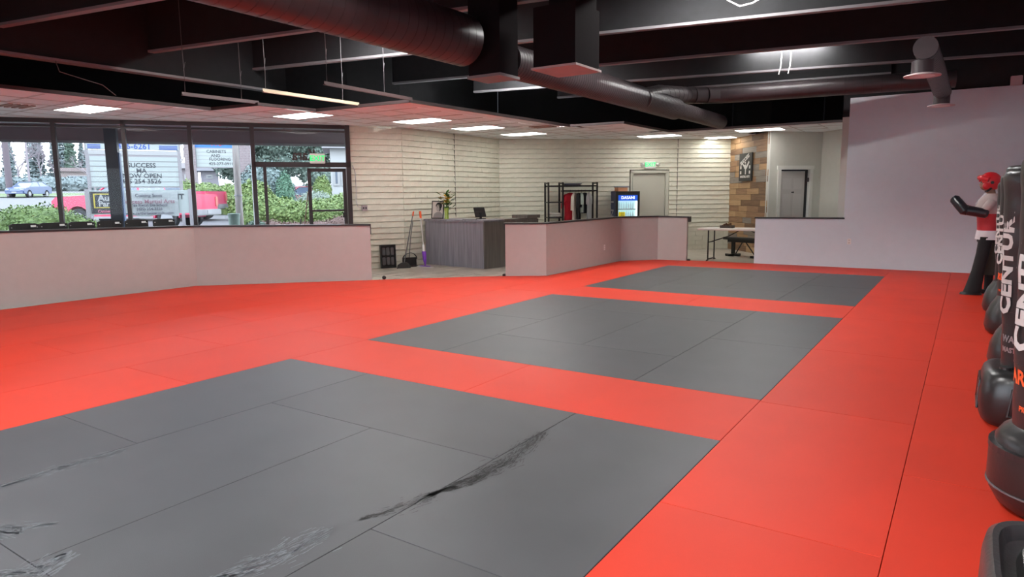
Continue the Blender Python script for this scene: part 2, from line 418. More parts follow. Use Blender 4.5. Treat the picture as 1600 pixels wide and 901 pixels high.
# wood plank wall -------------------------------------------------------
rz3, L3 = frame2(BC, GA)
e = struct_e('wall_wood', (*BC, 0), rz3, 'feature wall of mixed brown and grey reclaimed wood planks')
obj('backing', box(B(), 0, L3-.025, 0, .1, ZV, ZC+.01), mat('dark_backing', (.05, .035, .025), .8), e)
obj('upper_wall', box(B(), 0, L3-.025, .02, .1, ZC+.01, ZR), M['black'], e)
woods = [mat('plank_'+n_, c, .6, col2=c2, scale=2.2, stretch=(1, 1, 14), bump=.2) for n_, c, c2 in
         (('tan', (.34, .20, .10), (.46, .29, .15)), ('honey', (.42, .26, .13), (.54, .36, .20)), ('umber', (.14, .075, .04), (.24, .14, .08)), ('grey', (.20, .17, .145), (.30, .26, .22)), ('chestnut', (.24, .13, .07), (.34, .2, .11)))]
rows = 20; ph = (ZC-ZV)/rows; rnd = random.Random(11)
for r in range(rows):
    x = -rnd.uniform(0, .7)
    while x < L3:
        l = rnd.choice((.5, .8, 1.1, .65)); a = max(0, x); c = min(L3, x+l); x += l
        if c-a < .08: continue
        p = rnd.uniform(.012, .03)
        obj('plank', box(B(), a+.003, c-.003, -p, 0, ZV+r*ph+.003, ZV+(r+1)*ph-.003), rnd.choices(woods, (3, 2, 2, 3, 3))[0], e)
obj('edge_trim', box(B(), L3-.002, L3+.008, -.03, .0, ZV, ZC), M['trimw'], e)
# poster
p = thing('wall_poster', 'black poster with a white kicking figure and lettering on the wood plank wall', 'poster', (BC[0]+math.cos(rz3)*1.03, BC[1]+math.sin(rz3)*1.03, 2.15), rz3)
obj('board', box(B(), -.36, .36, -.065, -.035, -.35, .36), mat('poster_black', (.018, .018, .018), .5), p)
text('lettering', 'SUCCESS', .135, M['lett'], p, (-.03, -.068, .19), (PI/2, -.42, 0), off=.004)
text('lettering', 'MARTIAL ARTS', .082, M['lett'], p, (0, -.068, -.24), (PI/2, 0, 0), off=.002)
def flat(b, pts, y=-.068):
    b.faces.new([b.verts.new((x, y, z)) for x, z in pts])
for pts in ([(-.05, .06), (.04, .08), (.06, -.03), (.05, -.18), (.0, -.18), (.0, -.05), (-.06, -.02)], [(.03, .0), (.2, .16), (.24, .12), (.08, -.05)], [(-.05, .05), (-.17, .13), (-.19, .10), (-.05, -.01)], [(-.03, .10), (.0, .15), (.04, .13), (.03, .09)]):
    b = B(); flat(b, pts); obj('kicking_figure', b, M['lett'], p)
for cx_, cz in ((-.25, .0), (.26, .0), (-.25, -.13), (.26, -.13)):
    b = B(); flat(b, [(cx_+.055*math.cos(a)*(1 if k % 2 else .7), cz+.055*math.sin(a)*(1 if k % 2 else .7)) for k, a in enumerate([i*PI/4 for i in range(8)])]); obj('emblem', b, M['lett'], p)
# grey walls with panelled door
rzg, Lg = frame2(GA, GB)
e = struct_e('wall_grey', (*GA, 0), rzg, 'plain grey-green wall holding the panelled door')
b = B(); box(b, -.02, .28, 0, .1, ZV, ZC+.01); box(b, 1.12, Lg, 0, .1, ZV, ZC+.01); box(b, .28, 1.12, 0, .1, 2.05, ZC+.01); obj('wall_face', b, M['paint2'], e)
obj('upper_wall', box(B(), 0, Lg, .02, .1, ZC+.01, ZR), M['black'], e)
rzh, Lh = frame2(GB, GC)
e = struct_e('wall_return', (*GB, 0), rzh); obj('wall_face', box(B(), 0, Lh, 0, .1, ZV, ZC+.01), M['paint2'], e)
obj('upper_wall', box(B(), 0, Lh+.6, .02, .1, ZC+.01, ZR), M['black'], e)
obj('corner_trim', box(B(), Lh-.09, Lh, -.03, .0, ZV, ZC), M['trimw'], e)
b = B(); box(b, -2.2, -2.06, YB+.15, 17.6, ZV, ZC+.01); struct('wall_passage', b, M['paint2'])
b = B(); box(b, -2.2, -2.06, YB+.15, 18, ZC+.01, ZR); struct('wall_passage_upper', b, M['black'])
e = struct_e('door_3', (*GA, 0), rzg, 'grey six-panel door standing slightly ajar in a white frame')
b = B(); box(b, .22, .30, -.03, .02, ZV, 2.13); box(b, 1.10, 1.18, -.03, .02, ZV, 2.13); box(b, .20, 1.20, -.035, .02, 2.05, 2.14); obj('door_frame', b, M['trimw'], e)
dl = obj('door_leaf', box(B(), 0, .72, 0, .035, .01, 2.03), mat('grey_door_paint', (.50, .48, .475), .45), e, (.30, .03, ZV+.01), (0, 0, math.radians(3)))
for zz, hh in ((1.60, .26), (.92, .56), (.20, .58)):
    for xx in (.09, .40):
        b = B(); box(b, xx, xx+.24, -.006, 0, zz, zz+hh); box(b, xx+.03, xx+.21, -.016, -.006, zz+.03, zz+hh-.03, None, .006); obj('raised_panel', b, M['doorl'] if 'doorl' in M else M.setdefault('doorl', mat('grey_door_panel', (.54, .52, .515), .4)), dl)
obj('door_knob', sph_b if False else tube(B(), [(.36, -.0, 1.52), (.36, -.03, 1.52), (.36, -.06, 1.52)], [.012, .012, .02]), M['blackp'], dl)
for z in (1.75, .35): obj('hinge', box(B(), 1.045, 1.075, -.02, .02, z, z+.1), M['bronze'], e)
obj('dark_gap_strip', box(B(), 1.035, 1.09, .09, .1, ZV, 2.05), M['blackp'], e)  # black strip standing in for the darkness behind the ajar door

# storefront window wall --------------------------------------------------
rzw, Lw = frame2(W0, W1)          # local x from far left to the brick wall
WG = Lw
bays = [Lw-1.88-1.12*k for k in range(0, 10)]     # mullion positions right to left
mull = [x for x in bays if x > 0]
glass = D.materials.new('window_glass'); glass.use_nodes = True
n_ = glass.node_tree.nodes; L_ = glass.node_tree.links; n_.clear()
o_ = n_.new('ShaderNodeOutputMaterial'); mx = n_.new('ShaderNodeMixShader'); tr = n_.new('ShaderNodeBsdfTransparent'); gl = n_.new('ShaderNodeBsdfGlossy')
tr.inputs[0].default_value = (.93, .95, .96, 1); gl.inputs['Roughness'].default_value = .02; fr = n_.new('ShaderNodeFresnel'); fr.inputs[0].default_value = 1.16
L_.new(fr.outputs[0], mx.inputs[0]); L_.new(tr.outputs[0], mx.inputs[1]); L_.new(gl.outputs[0], mx.inputs[2]); L_.new(mx.outputs[0], o_.inputs[0])
xs = sorted([0]+mull)
for i in range(len(xs)-1):
    x0, x1 = xs[i], xs[i+1]
    e = struct_e('window_%d' % (i+1), (*W0, 0), rzw)
    b = B(); box(b, x0-.035 if i else 0, x0+.035, -.05, .05, ZV, ZC); box(b, x0, x1, -.05, .05, 2.87, ZC); box(b, x0, x1, -.045, .045, ZV, .10); box(b, x0, x1, -.03, .03, 2.80, 2.83)
    obj('window_frame', b, M['bronze'], e)
    obj('pane', box(B(), x0+.03, x1-.03, -.004, .004, .1, 2.87), glass, e)
xd = mull[0]
e = struct_e('door_1', (*W0, 0), rzw, 'bronze framed glass shop entrance with transom under the exit sign')
b = B(); box(b, xd-.04, xd+.04, -.06, .06, ZV, ZC); box(b, Lw-.09, Lw, -.06, .06, ZV, ZC); box(b, xd, Lw, -.05, .05, 2.87, ZC); box(b, xd, Lw, -.03, .03, 2.80, 2.83)
box(b, xd, Lw, -.06, .06, 2.10, 2.20); box(b, xd+.17, xd+.23, -.05, .05, ZV, 2.10)
obj('door_frame', b, M['bronze'], e)
obj('transom_pane', box(B(), xd+.04, Lw-.09, -.004, .004, 2.20, 2.87), glass, e)
obj('pane', box(B(), xd+.23, Lw-.86, -.004, .004, ZV+.1, 2.10), glass, e)
obj('sidelight_pane', box(B(), xd+.04, xd+.17, -.004, .004, ZV+.1, 2.10), glass, e)
b = B(); x0, x1 = Lw-.87, Lw-.10
box(b, x0, x0+.07, -.03, .03, ZV+.01, 2.08); box(b, x1-.07, x1, -.03, .03, ZV+.01, 2.08); box(b, x0, x1, -.03, .03, 2.01, 2.08); box(b, x0, x1, -.03, .03, ZV+.01, .2); box(b, x0, x1, -.04, .04, 1.20, 1.24)
lf = obj('door_leaf', b, M['bronze'], e)
obj('pane', box(B(), x0+.06, x1-.06, -.004, .004, .2, 2.02), glass, lf)
obj('latch', box(B(), x1-.10, x1-.03, -.06, -.03, 1.08, 1.18), M['blackp'], lf)
obj('pane_lettering', text_mesh('Kara', .30, ext=.001, off=.008), mat('brown_window_lettering', (.07, .05, .05), .7), e, (Lw-.92, -.012, 2.335), (PI/2, 0, PI))
D.objects['pane_lettering'].rotation_euler = (PI/2, 0, 0); D.objects['pane_lettering'].scale = (-.8, 1, 1)
b = B(); box(b, 0, Lw, .0, .08, ZC+.02, ZR); o = obj('wall_window_upper', b, M['black'], None, (*W0, 0), (0, 0, rzw), kind='structure')
obj('wall_window_end', box(B(), -.95, 0, -.05, .1, ZV, ZR), M['paint'], None, (*W0, 0), (0, 0, rzw), kind='structure')

b = B(); prism(b, [(-10.75, 15.0), (-5.8, 19.5), (-1.9, 19.5), (-1.9, 15.1), (-1.8, 15.1), (-1.8, 19.65), (-5.85, 19.65), (-10.85, 15.1)], -.05, ZR); struct('wall_leak_block', b, M['blacktop'])  # added black backing, stops sky light showing through gaps between the walls
for k in range(4, 10): obj('pane', box(B(), -12+k*1.26+.035, -12+(k+1)*1.26-.035, -2.69, -2.68, .1, 2.55), glass, fg)
# roof deck, joists, girder ----------------------------------------------
b = B(); prism(b, [(1.1, -2.8), (1.1, 15.2), (-1.9, 15.4), (-1.9, 19.7), (-5.8, 19.7), (-10.7, 15.1), (-10.4, 11.1), (-10.9, 10.2), (-18.4, .2), (-18.6, -2.8)], ZR, ZR+.1); struct('ceiling_deck', b, M['blacktop'], 'black roof deck above the joists')
def beam(name, p0, p1, wd, z0, z1, label, grp=None, cat='beam', zfoot=None):
    a = math.atan2(p1[1]-p0[1], p1[0]-p0[0]); l = math.hypot(p1[0]-p0[0], p1[1]-p0[1])
    o = D.objects.new(name, None); COL.objects.link(o); o.location = (p0[0], p0[1], z0); o.rotation_euler = (0, 0, a)
    tag(o, label, cat, grp)
    obj('web', box(B(), 0, l, -wd*.28, wd*.28, .03, z1-z0), M['black'], o)
    obj('flange', box(B(), 0, l, -wd/2, wd/2, 0, .035), M['flange'], o)
    return o
M['flange'] = mat('joist_flange_paint', (.20, .19, .20), .5)
JO = []
names = ['first', 'second', 'third', 'fourth', 'fifth', 'sixth', 'seventh', 'eighth', 'ninth']
JL = [(-10.5, -1.9, XR, .3, 'nearest black roof joist, crossing behind the viewer'), (-10.5, .0, XR, 2.1, 'black roof joist above the viewer'), (-10.5, 2.0, XR, 3.95, 'black roof joist above the nearest dark mat square'),
      (-10.5, 3.88, XR, 5.9, 'black roof joist at the top left corner of the picture'), (-10.5, 5.84, XR, 7.75, 'black roof joist crossing behind the large duct, second from the left corner'),
      (-10.5, 7.65, XR, 9.83, 'black roof joist lit brightly beside the large duct end'), (-9.6, 10.2, XR, 11.99, 'black roof joist with a pale lower edge above the middle mat square'),
      (-9.0, 12.05, XR, 14.2, 'black roof joist above the slanted branch duct'), (-8.0, 13.9, XR, 15.3, 'farthest black roof joist, just before the tall back wall')]
for a in JL:
    p0 = (a[0], a[1]); p1 = (a[2]-.002, a[3])
    if a[3] > YB: k = (YB-.01-a[1])/(a[3]-a[1]); p1 = (a[0]+(a[2]-a[0])*k, YB-.01)
    beam('roof_joist', p0, p1, .10, 3.68, ZR, a[4], 'black roof joists')
beam('roof_girder', (-10.5, -2.58), (-10.5, 8.3), .18, 3.36, ZR, 'deep black girder running along the left edge of the open ceiling', cat='beam')
# drop ceiling ------------------------------------------------------------
EDGE = [(-10.55, -2.6), (-10.55, 6.85), (-9.45, 6.95), (-9.35, 8.02), (-7.33, 8.15), (-7.25, 13.1), (-6.05, 13.22), (-6.05, 15.78), (-2.2, 15.88)]
REG = EDGE + [(-2.2, 17.4), GB, GA, BC, BB, BA, W1, W0, (-18.4, -2.6)]
def inside(p, poly):
    c = False
    for i in range(len(poly)):
        a, q = poly[i], poly[i-1]
        if (a[1] > p[1]) != (q[1] > p[1]) and p[0] < (q[0]-a[0])*(p[1]-a[1])/(q[1]-a[1])+a[0]: c = not c
    return c
ceil = struct_e('ceiling', label='dropped ceiling of white square tiles along the windows and brick walls')
G = .61
tile_me = D.meshes.new('ceiling_tile'); b = B(); box(b, .012, G-.012, .012, G-.012, 0, .015); b.to_mesh(tile_me); b.free(); tile_me.materials.append(M['tile'])
trof = [(-12.5, 5.27, 1.07, .60), (-10.53, 8.0, 1.0, .60), (-9.5, 9.99, 1.07, .60), (-9.5, 11.80, 1.07, .62), (-9.5, 13.68, 1.0, .62), (-7.15, 16.35, 1.02, .62), (-4.7, 16.35, 1.05, .60), (-5.95, 17.95, .75, .6)]
tb = B()
nfull = 0; rest = B()
for i in range(-15, 13):
    for j in range(-21, 16):
        x = -9.53+i*G; y = 9.95+j*G
        poly = rect(x, x+G, y, y+G)
        ins = [inside(p, REG) for p in poly]+[inside((x+G/2, y+G/2), REG)]
        if not any(ins): continue
        full = all(ins)
        if full:
            for t in (x, x+G): pass
            box(tb, x-.012, x+.012, y, y+G, ZC-.006, ZC+.004); box(tb, x, x+G, y-.012, y+.012, ZC-.006, ZC+.004)
            if y > 1.5 and nfull < 290: o = D.objects.new('ceiling_tile', tile_me); COL.objects.link(o); o.parent = ceil; o.location = (x, y, ZC); nfull += 1
            else: box(rest, x+.012, x+G-.012, y+.012, y+G-.012, ZC, ZC+.015)
        else:
            P = poly
            for k in range(len(REG)):
                a, q = REG[k-1], REG[k]
                d = (q[0]-a[0], q[1]-a[1]); l2 = d[0]**2+d[1]**2
                t = max(0, min(1, ((x+G/2-a[0])*d[0]+(y+G/2-a[1])*d[1])/l2)); dist = math.hypot(a[0]+t*d[0]-x-G/2, a[1]+t*d[1]-y-G/2)
                if dist < .44:
                    nx, ny = d[1], -d[0]     # REG is counter-clockwise or clockwise: resolved by area sign
                    P2 = clip(P, SGN*nx, SGN*ny, SGN*(nx*a[0]+ny*a[1])) if 'SGN' in globals() else None
                    if P2 is None:
                        A2 = sum(REG[m-1][0]*REG[m][1]-REG[m][0]*REG[m-1][1] for m in range(len(REG))); SGN = 1 if A2 > 0 else -1
                        P2 = clip(P, SGN*nx, SGN*ny, SGN*(nx*a[0]+ny*a[1]))
                    if len(P2) >= 3: P = P2
            if len(P) >= 3:
                o = obj('ceiling_tile', prism(B(), P, ZC, ZC+.015), M['tile'], ceil)
obj('tile_field', rest, M['tile'], ceil, kind='stuff')
obj('grid_bar', tb, M['tbar'], ceil, kind='stuff')
b = B()
for p, q in zip(EDGE, EDGE[1:]):
    a = math.atan2(q[1]-p[1], q[0]-p[0]); l = math.hypot(q[0]-p[0], q[1]-p[1])
    box(b, -.02, l+.02, -.02, .02, ZC-.012, ZC+.035, Matrix.Translation((p[0], p[1], 0)) @ Matrix.Rotation(a, 4, 'Z'))
obj('edge_trim', b, M['edge'], ceil)
# dark plenum skirt so daylight/lamps read right above the tiles
labs = ['leftmost lit troffer, above the left shop windows', 'lit troffer above the glass entrance beside the open ceiling', 'lit troffer above the corner of the brick wall', 'lit troffer, middle of the three above the reception desk', 'lit troffer, farthest of the three above the reception desk', 'lit troffer in the ceiling above the drinks cooler', 'lit troffer above the wood plank wall', 'small visible part of a lit troffer in the corner by the wood plank wall']
for (x, y, lx, ly), lb in zip(trof, labs):
    t = thing('ceiling_troffer', lb, 'ceiling light', (x, y, ZC), 0, 'ceiling troffers')
    b = B(); box(b, 0, lx, 0, .02, -.012, .0); box(b, 0, lx, ly-.02, ly, -.012, .0); box(b, 0, .02, .02, ly-.02, -.012, .0); box(b, lx-.02, lx, .02, ly-.02, -.012, .0)
    obj('frame', b, M['white'], t); obj('diffuser', box(B(), .02, lx-.02, .02, ly-.02, -.010, -.007), M['glow'], t)
# hall lamps between joists
for (x, y, lb) in ((-7.4, 1.6, 'left near'), (-2.6, 2.2, 'right near'), (-7.3, 7.45, 'left middle'), (-2.6, 8.25, 'right middle'), (-7.3, 11.7, 'left far'), (-2.9, 13.3, 'right far'), (-5, -1.3, 'rear'), (-1.2, -1.0, 'rear right')):
    t = thing('ceiling_lamp', 'long white strip lamp between black joists, %s of the open ceiling' % lb, 'ceiling light', (x, y, 4.18), .17, 'strip lamps between the joists')
    obj('housing', box(B(), -.62, .62, -.16, .16, .0, .06), M['white'], t); obj('tube_cover', box(B(), -.6, .6, -.14, .14, -.02, 0), M['lamp'], t)
    obj('hanger', tube(B(), [(-.5, 0, .06), (-.5, 0, .27)], .006), M['steel'], t); obj('hanger', tube(B(), [(.5, 0, .06), (.5, 0, .27)], .006), M['steel'], t)
# ceiling vents (rectangular grilles)
for x, y, lb in ((-12.6, 4.35, 'brown stained ceiling grille at the left edge, hanging open'), (-7.95, 12.3, 'brown-stained round-slatted air grille in the ceiling before the duct end')):
    t = thing('ceiling_vent', lb, 'vent', (x, y, ZC), 0)
    obj('frame', box(B(), 0, .6, 0, .6, -.014, -.006), M['white'], t)
    for k in range(5): obj('slat', box(B(), .06, .54, .07+k*.1, .12+k*.1, -.03, -.013), mat('stained_slat', (.34, .22, .18), .6) if k == 0 and 'sl' not in M else M['sl'], t) if k else M.__setitem__('sl', mat('stained_slat', (.34, .22, .18), .6))

# ducts --------------------------------------------------------------------
def duct(name, pts, r, label, step=.09, cat='duct', m=None, seg=28):
    t = thing(name, label, cat, pts[0]); o0 = Vector(pts[0]); P = [Vector(p)-o0 for p in pts]
    obj('pipe', tube(B(), P, r, seg), m or M['duct'], t, smooth=True)
    b = B()
    for a, q, ra, rq in zip(P, P[1:], (r if isinstance(r, list) else [r]*len(P)), (r[1:] if isinstance(r, list) else [r]*len(P))):
        L = (q-a).length; d = (q-a).normalized(); n = int(L/step)
        for i in range(n):
            c = a+d*(i+.5)*step; rr = ra+(rq-ra)*(i+.5)/max(n, 1)
            tube(b, [c-d*.005, c+d*.005], rr+.0022, seg)
    obj('spiral_seam', b, M['ductrib'], t, kind='stuff'); return t
M['plen'] = mat('black_plenum_paint', (.014, .012, .013), .9, spec=.03)
ZD = 3.17; XD = -4.7
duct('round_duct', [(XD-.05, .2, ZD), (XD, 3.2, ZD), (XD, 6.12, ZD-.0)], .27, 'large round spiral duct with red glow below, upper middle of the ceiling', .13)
t = thing('duct_plenum', 'tall black box plenum where the large round duct ends', 'duct', (-4.55, 6.45, 2.8))
obj('casing', box(B(), -.21, .21, -.17, .19, 0, 1.64), M['plen'], t)
obj('bottom_lip', box(B(), -.225, .225, -.185, .205, -.01, .02), M['flange'], t)
duct('round_duct', [(-4.5, 6.66, 3.02), (-4.5, 9.0, 3.02), (-4.5, 12.0, 3.0), (-4.5, 12.1, 3.0), (-4.5, 14.7, 2.99)], [.19, .19, .19, .145, .145], 'smaller round ribbed duct running from the box plenum to the far end', .06)
t = thing('duct_plenum', 'wide black square duct drop with an underside coloured as red-lit, right of the thin plenum', 'duct', (-3.69, 6.60, 2.82))
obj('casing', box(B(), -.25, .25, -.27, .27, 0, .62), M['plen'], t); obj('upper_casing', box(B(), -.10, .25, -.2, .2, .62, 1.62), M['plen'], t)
obj('underside_plate', box(B(), -.27, .27, -.29, .29, -.012, .01), mat('red_lit_underside', (.45, .36, .35), .6), t)  # bounce from the red mats put into the plate's pink colour
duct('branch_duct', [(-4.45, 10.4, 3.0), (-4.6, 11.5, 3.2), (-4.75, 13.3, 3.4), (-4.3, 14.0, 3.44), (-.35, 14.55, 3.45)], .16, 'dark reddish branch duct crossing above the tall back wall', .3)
du = duct('diffuser_duct', [(-.53, 9.2, 3.10), (-.5, 11, 3.09), (-.48, 13.1, 3.06)], .125, 'narrow grey duct carrying the two round diffusers at the right', .12)
for x, y, z, lb in ((-.55, 9.3, 2.80, 'nearer round white ceiling diffuser hanging from the right duct'), (-.48, 13.0, 2.83, 'farther round white ceiling diffuser in front of the tall back wall')):
    t = thing('round_diffuser', lb, 'diffuser', (x, y, z), 0, 'round diffusers')
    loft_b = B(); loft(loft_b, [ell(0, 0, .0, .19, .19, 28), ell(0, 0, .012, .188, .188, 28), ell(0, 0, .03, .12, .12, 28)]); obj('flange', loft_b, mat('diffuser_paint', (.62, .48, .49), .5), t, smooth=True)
    obj('collar', tube(B(), [(0, 0, .03), (0, 0, .17)], .115, 24), M['duct'], t, smooth=True)
    obj('cone', loft(B(), [ell(0, 0, -.004, .10, .10, 24), ell(0, 0, .0, .13, .13, 24)]), M['white'], t)
tag(obj('junction_box', box(B(), -.085, .085, -.05, .03, -.08, .08, None, .008), mat('pinkish_box', (.6, .45, .46), .5), None, (.53, YB-.035, 3.37)), 'small pale square box at the top of the tall back wall', 'junction box')
# hanging ceiling bars (left-over grid mains) on wire
def bar(p, q, lb, m, wires):
    a = math.atan2(q[1]-p[1], q[0]-p[0]); l = math.hypot(q[0]-p[0], q[1]-p[1])
    t = thing('hanging_bar', lb, 'ceiling bar', (p[0], p[1], ZC+.02), a, 'left-over ceiling grid bars')
    b = B(); box(b, 0, l, -.02, .02, 0, .012); box(b, 0, l, -.003, .003, .012, .05); obj('rail', b, m, t)
    for x in wires: obj('hanger_wire', tube(B(), [(x, 0, .05), (x+.01, .005, .3), (x, 0, .7), (x, 0, 1.45)], .005, 6), M['hwire'], t); obj('wire_hook', tube(B(), [(x, .0, .35), (x+.05, .03, .48)], .004, 6), M['hwire'], t)
M['barp'] = mat('brown_bar', (.14, .10, .10), .5); M['bart'] = mat('tan_bar', (.50, .42, .30), .5)
bar((-9.55, 5.75), (-9.5, 7.0), 'short dark hanging ceiling bar, leftmost of three', M['barp'], (.05, .95))
bar((-8.38, 6.25), (-8.4, 8.1), 'tan hanging ceiling bar, middle of three', M['bart'], (.05, 1.5))
bar((-7.22, 6.35), (-7.33, 8.2), 'dark slotted hanging ceiling bar, rightmost of three', M['barp'], (.05, 1.2))
# loose wires
M['wire'] = mat('white_wire', (.7, .7, .68), .5)
tag(obj('loose_wire', tube(B(), [(-10.42, 4.5, 3.36), (-10.4, 4.53, 3.22), (-10.42, 4.8, 3.17), (-10.45, 5.1, 3.12), (-10.5, 5.3, 3.0)], .007, 6), M['hwire']), 'thin pale cable hanging from the girder above the left ceiling tiles', 'wire')
tag(obj('loose_wire', tube(B(), [(-2.62, 8.9, 4.05), (-2.66, 8.82, 3.86), (-2.5, 8.8, 3.76), (-2.35, 8.82, 3.78), (-2.1, 8.9, 3.92), (-2.0, 8.95, 4.05)], .010, 6), M['wire']), 'white looping cable on the joist at the top edge of the picture', 'wire')
for x_, lb in ((-3.04, 'left of two short white cables above the branch duct'), (-2.88, 'right of two short white cables above the branch duct')): tag(obj('loose_wire', tube(B(), [(x_, 13.3, 3.62), (x_+.03, 13.3, 3.75), (x_+.04, 13.3, 4.0)], .010, 6), M['wire']), lb, 'wire')
tag(obj('loose_wire', tube(B(), [(-6.95, 6.4, 3.68), (-6.93, 6.42, 3.6), (-6.90, 6.42, 3.58), (-6.9, 6.42, 3.66)], .012, 6), M['wire']), 'short white cable hook under the joist left of the large duct', 'wire')

# wall fittings --------------------------------------------------------------
def outlet(p, rz, lb):
    t = thing('wall_outlet', lb, 'outlet', p, rz); obj('plate', box(B(), -.035, .035, -.006, 0, -.057, .057, None, .003), M['white'], t)
    for z in (-.025, .025): obj('socket', box(B(), -.015, .015, -.009, -.006, z-.014, z+.014), M['lett'], t)
    return t
outlet((-6.5, 13.3, .36), PI/2, 'white outlet low on the middle partition')
outlet((-1.94, YB, .52), 0, 'white outlet on the tall back wall right of the low partition')
a_, l_ = frame2(W1, BA)
t = thing('wall_outlet', 'grey outlet box with conduit on the brick wall beside the entrance', 'outlet', (W1[0]+.16*math.cos(a_)*1.2, W1[1]+.16*math.sin(a_)*1.2, 1.26), a_)
t.location = (-10.60, 10.245, 1.26)
obj('box', box(B(), -.06, .06, -.07, -.025, -.06, .06, None, .006), M['steel'], t)
for x in (-.025, .025): obj('socket', box(B(), x-.014, x+.014, -.076, -.07, -.02, .02), M['blackp'], t)
obj('conduit', tube(B(), [(-.06, -.04, 0), (-.14, -.04, .04), (-.17, -.04, .15), (-.16, -.04, .5), (-.17, -.05, .75), (-.22, -.06, .88)], .008, 6), M['steel'], t)
def exit_sign(loc, rz, lb, heads=True):
    t = thing('exit_sign', lb, 'exit sign', loc, rz); obj('housing', box(B(), -.15, .15, -.06, 0, -.1, .1, None, .01), M['white'], t)
    text('lettering', 'EXIT', .15, M.get('exit') or M.setdefault('exit', mat('green_lit_lettering', (.02, .85, .22), (.5), emit=.7)), t, (0, -.064, 0), (PI/2, 0, 0), off=.002)
    if heads:
        for s in (-1, 1): obj('lamp_head', tube(B(), [(s*.15, -.03, .02), (s*.20, -.03, .02), (s*.24, -.07, .0)], [.01, .04, .045]), M['white'], t)
exit_sign((BB[0]+math.cos(rz2)*4.08, BB[1]+math.sin(rz2)*4.08, 2.27), rz2, 'green exit sign with two lamp heads above the steel door')
exit_sign((W0[0]+math.cos(rzw)*(Lw-.66)+.05, W0[1]+math.sin(rzw)*(Lw-.66)-.04, 2.27), rzw, 'green exit sign hung in front of the glass entrance transom', False)
# ================================================================== INTERIOR THINGS
def loc_w(P, rz, x, y, z=0): return (P[0]+x*math.cos(rz)-y*math.sin(rz), P[1]+x*math.sin(rz)+y*math.cos(rz), z)
# reception desk ------------------------------------------------------------
M['desk'] = mat('grey_wood_laminate', (.19, .185, .22), .45, col2=(.31, .30, .34), scale=4, stretch=(5, 5, .35))
M['deskd'] = mat('dark_wood_laminate', (.10, .088, .08), .45, col2=(.15, .135, .12), scale=4, stretch=(5, 5, .35))
t = thing('reception_desk', 'L-shaped grey wood-grain reception desk beside the brick wall', 'desk', (-9.78, 11.60, ZV), math.atan2(11.40-11.60, -8.33+9.78))
obj('front_panel', box(B(), -.36, 1.46, 0, .03, 0, .98), M['desk'], t)
obj('left_panel', box(B(), -.36, -.33, .03, .60, 0, .98), M['deskd'], t)
obj('right_panel', box(B(), 1.46, 1.49, -.01, 1.75, 0, 1.0), M['deskd'], t)
obj('worktop', box(B(), -.38, 1.49, -.03, .62, .98, 1.02), M['desk'], t)
obj('return_top', box(B(), .95, 1.46, .62, 1.75, .98, 1.02), M['deskd'], t)
obj('raised_ledge', box(B(), 1.05, 1.5, 1.35, 1.80, 1.02, 1.09), M['deskd'], t)
dk = (-9.78, 11.60); dr = math.atan2(-.20, 1.45); DT = ZV+1.02
# picture in black frame
pl = loc_w(dk, dr, -.17, .2, DT)
t = thing('framed_picture', 'black framed black-and-white portrait standing on the desk', 'picture', pl, dr+.25)
t.rotation_euler = (-.12, 0, dr+.25)
b = B(); box(b, -.16, -.14, -.01, .01, 0, .40); box(b, .14, .16, -.01, .01, 0, .40); box(b, -.14, .14, -.01, .01, 0, .02); box(b, -.14, .14, -.01, .01, .38, .40)
obj('frame', b, M['blackp'], t); obj('photo_print', box(B(), -.14, .14, -.002, .008, .02, .38), mat('print_paper', (.62, .58, .54), .6), t)
def disc(cx, cz, rx, rz_, y, n=20): b = B(); flat(b, [(cx+rx*math.cos(2*PI*k/n), cz+rz_*math.sin(2*PI*k/n)) for k in range(n)], y); return b
g1 = mat('print_grey', (.30, .28, .27), .7); g2 = mat('print_dark', (.03, .03, .03), .7); g3 = mat('print_face', (.46, .43, .41), .7)
b = B(); flat(b, [(-.12, .02), (.14, .02), (.13, .11), (.07, .15), (-.02, .15), (-.09, .11)], -.0035); obj('print_shoulders', b, g1, t)
obj('print_hair', disc(.03, .29, .085, .075, -.004), g2, t); obj('print_face', disc(.02, .235, .065, .085, -.0045), g3, t)
b = B(); flat(b, [(.04, .15), (.085, .2), (.085, .3), (.04, .31), (.05, .22)], -.005); obj('print_shadow', b, g2, t)
b = B()
for x in (-.008, .045): box(b, x-.016, x+.016, -.0062, -.0055, .265, .272); box(b, x-.009, x+.009, -.0062, -.0055, .248, .256)
box(b, .0, .036, -.0062, -.0055, .187, .193); obj('print_features', b, g2, t, kind='stuff')
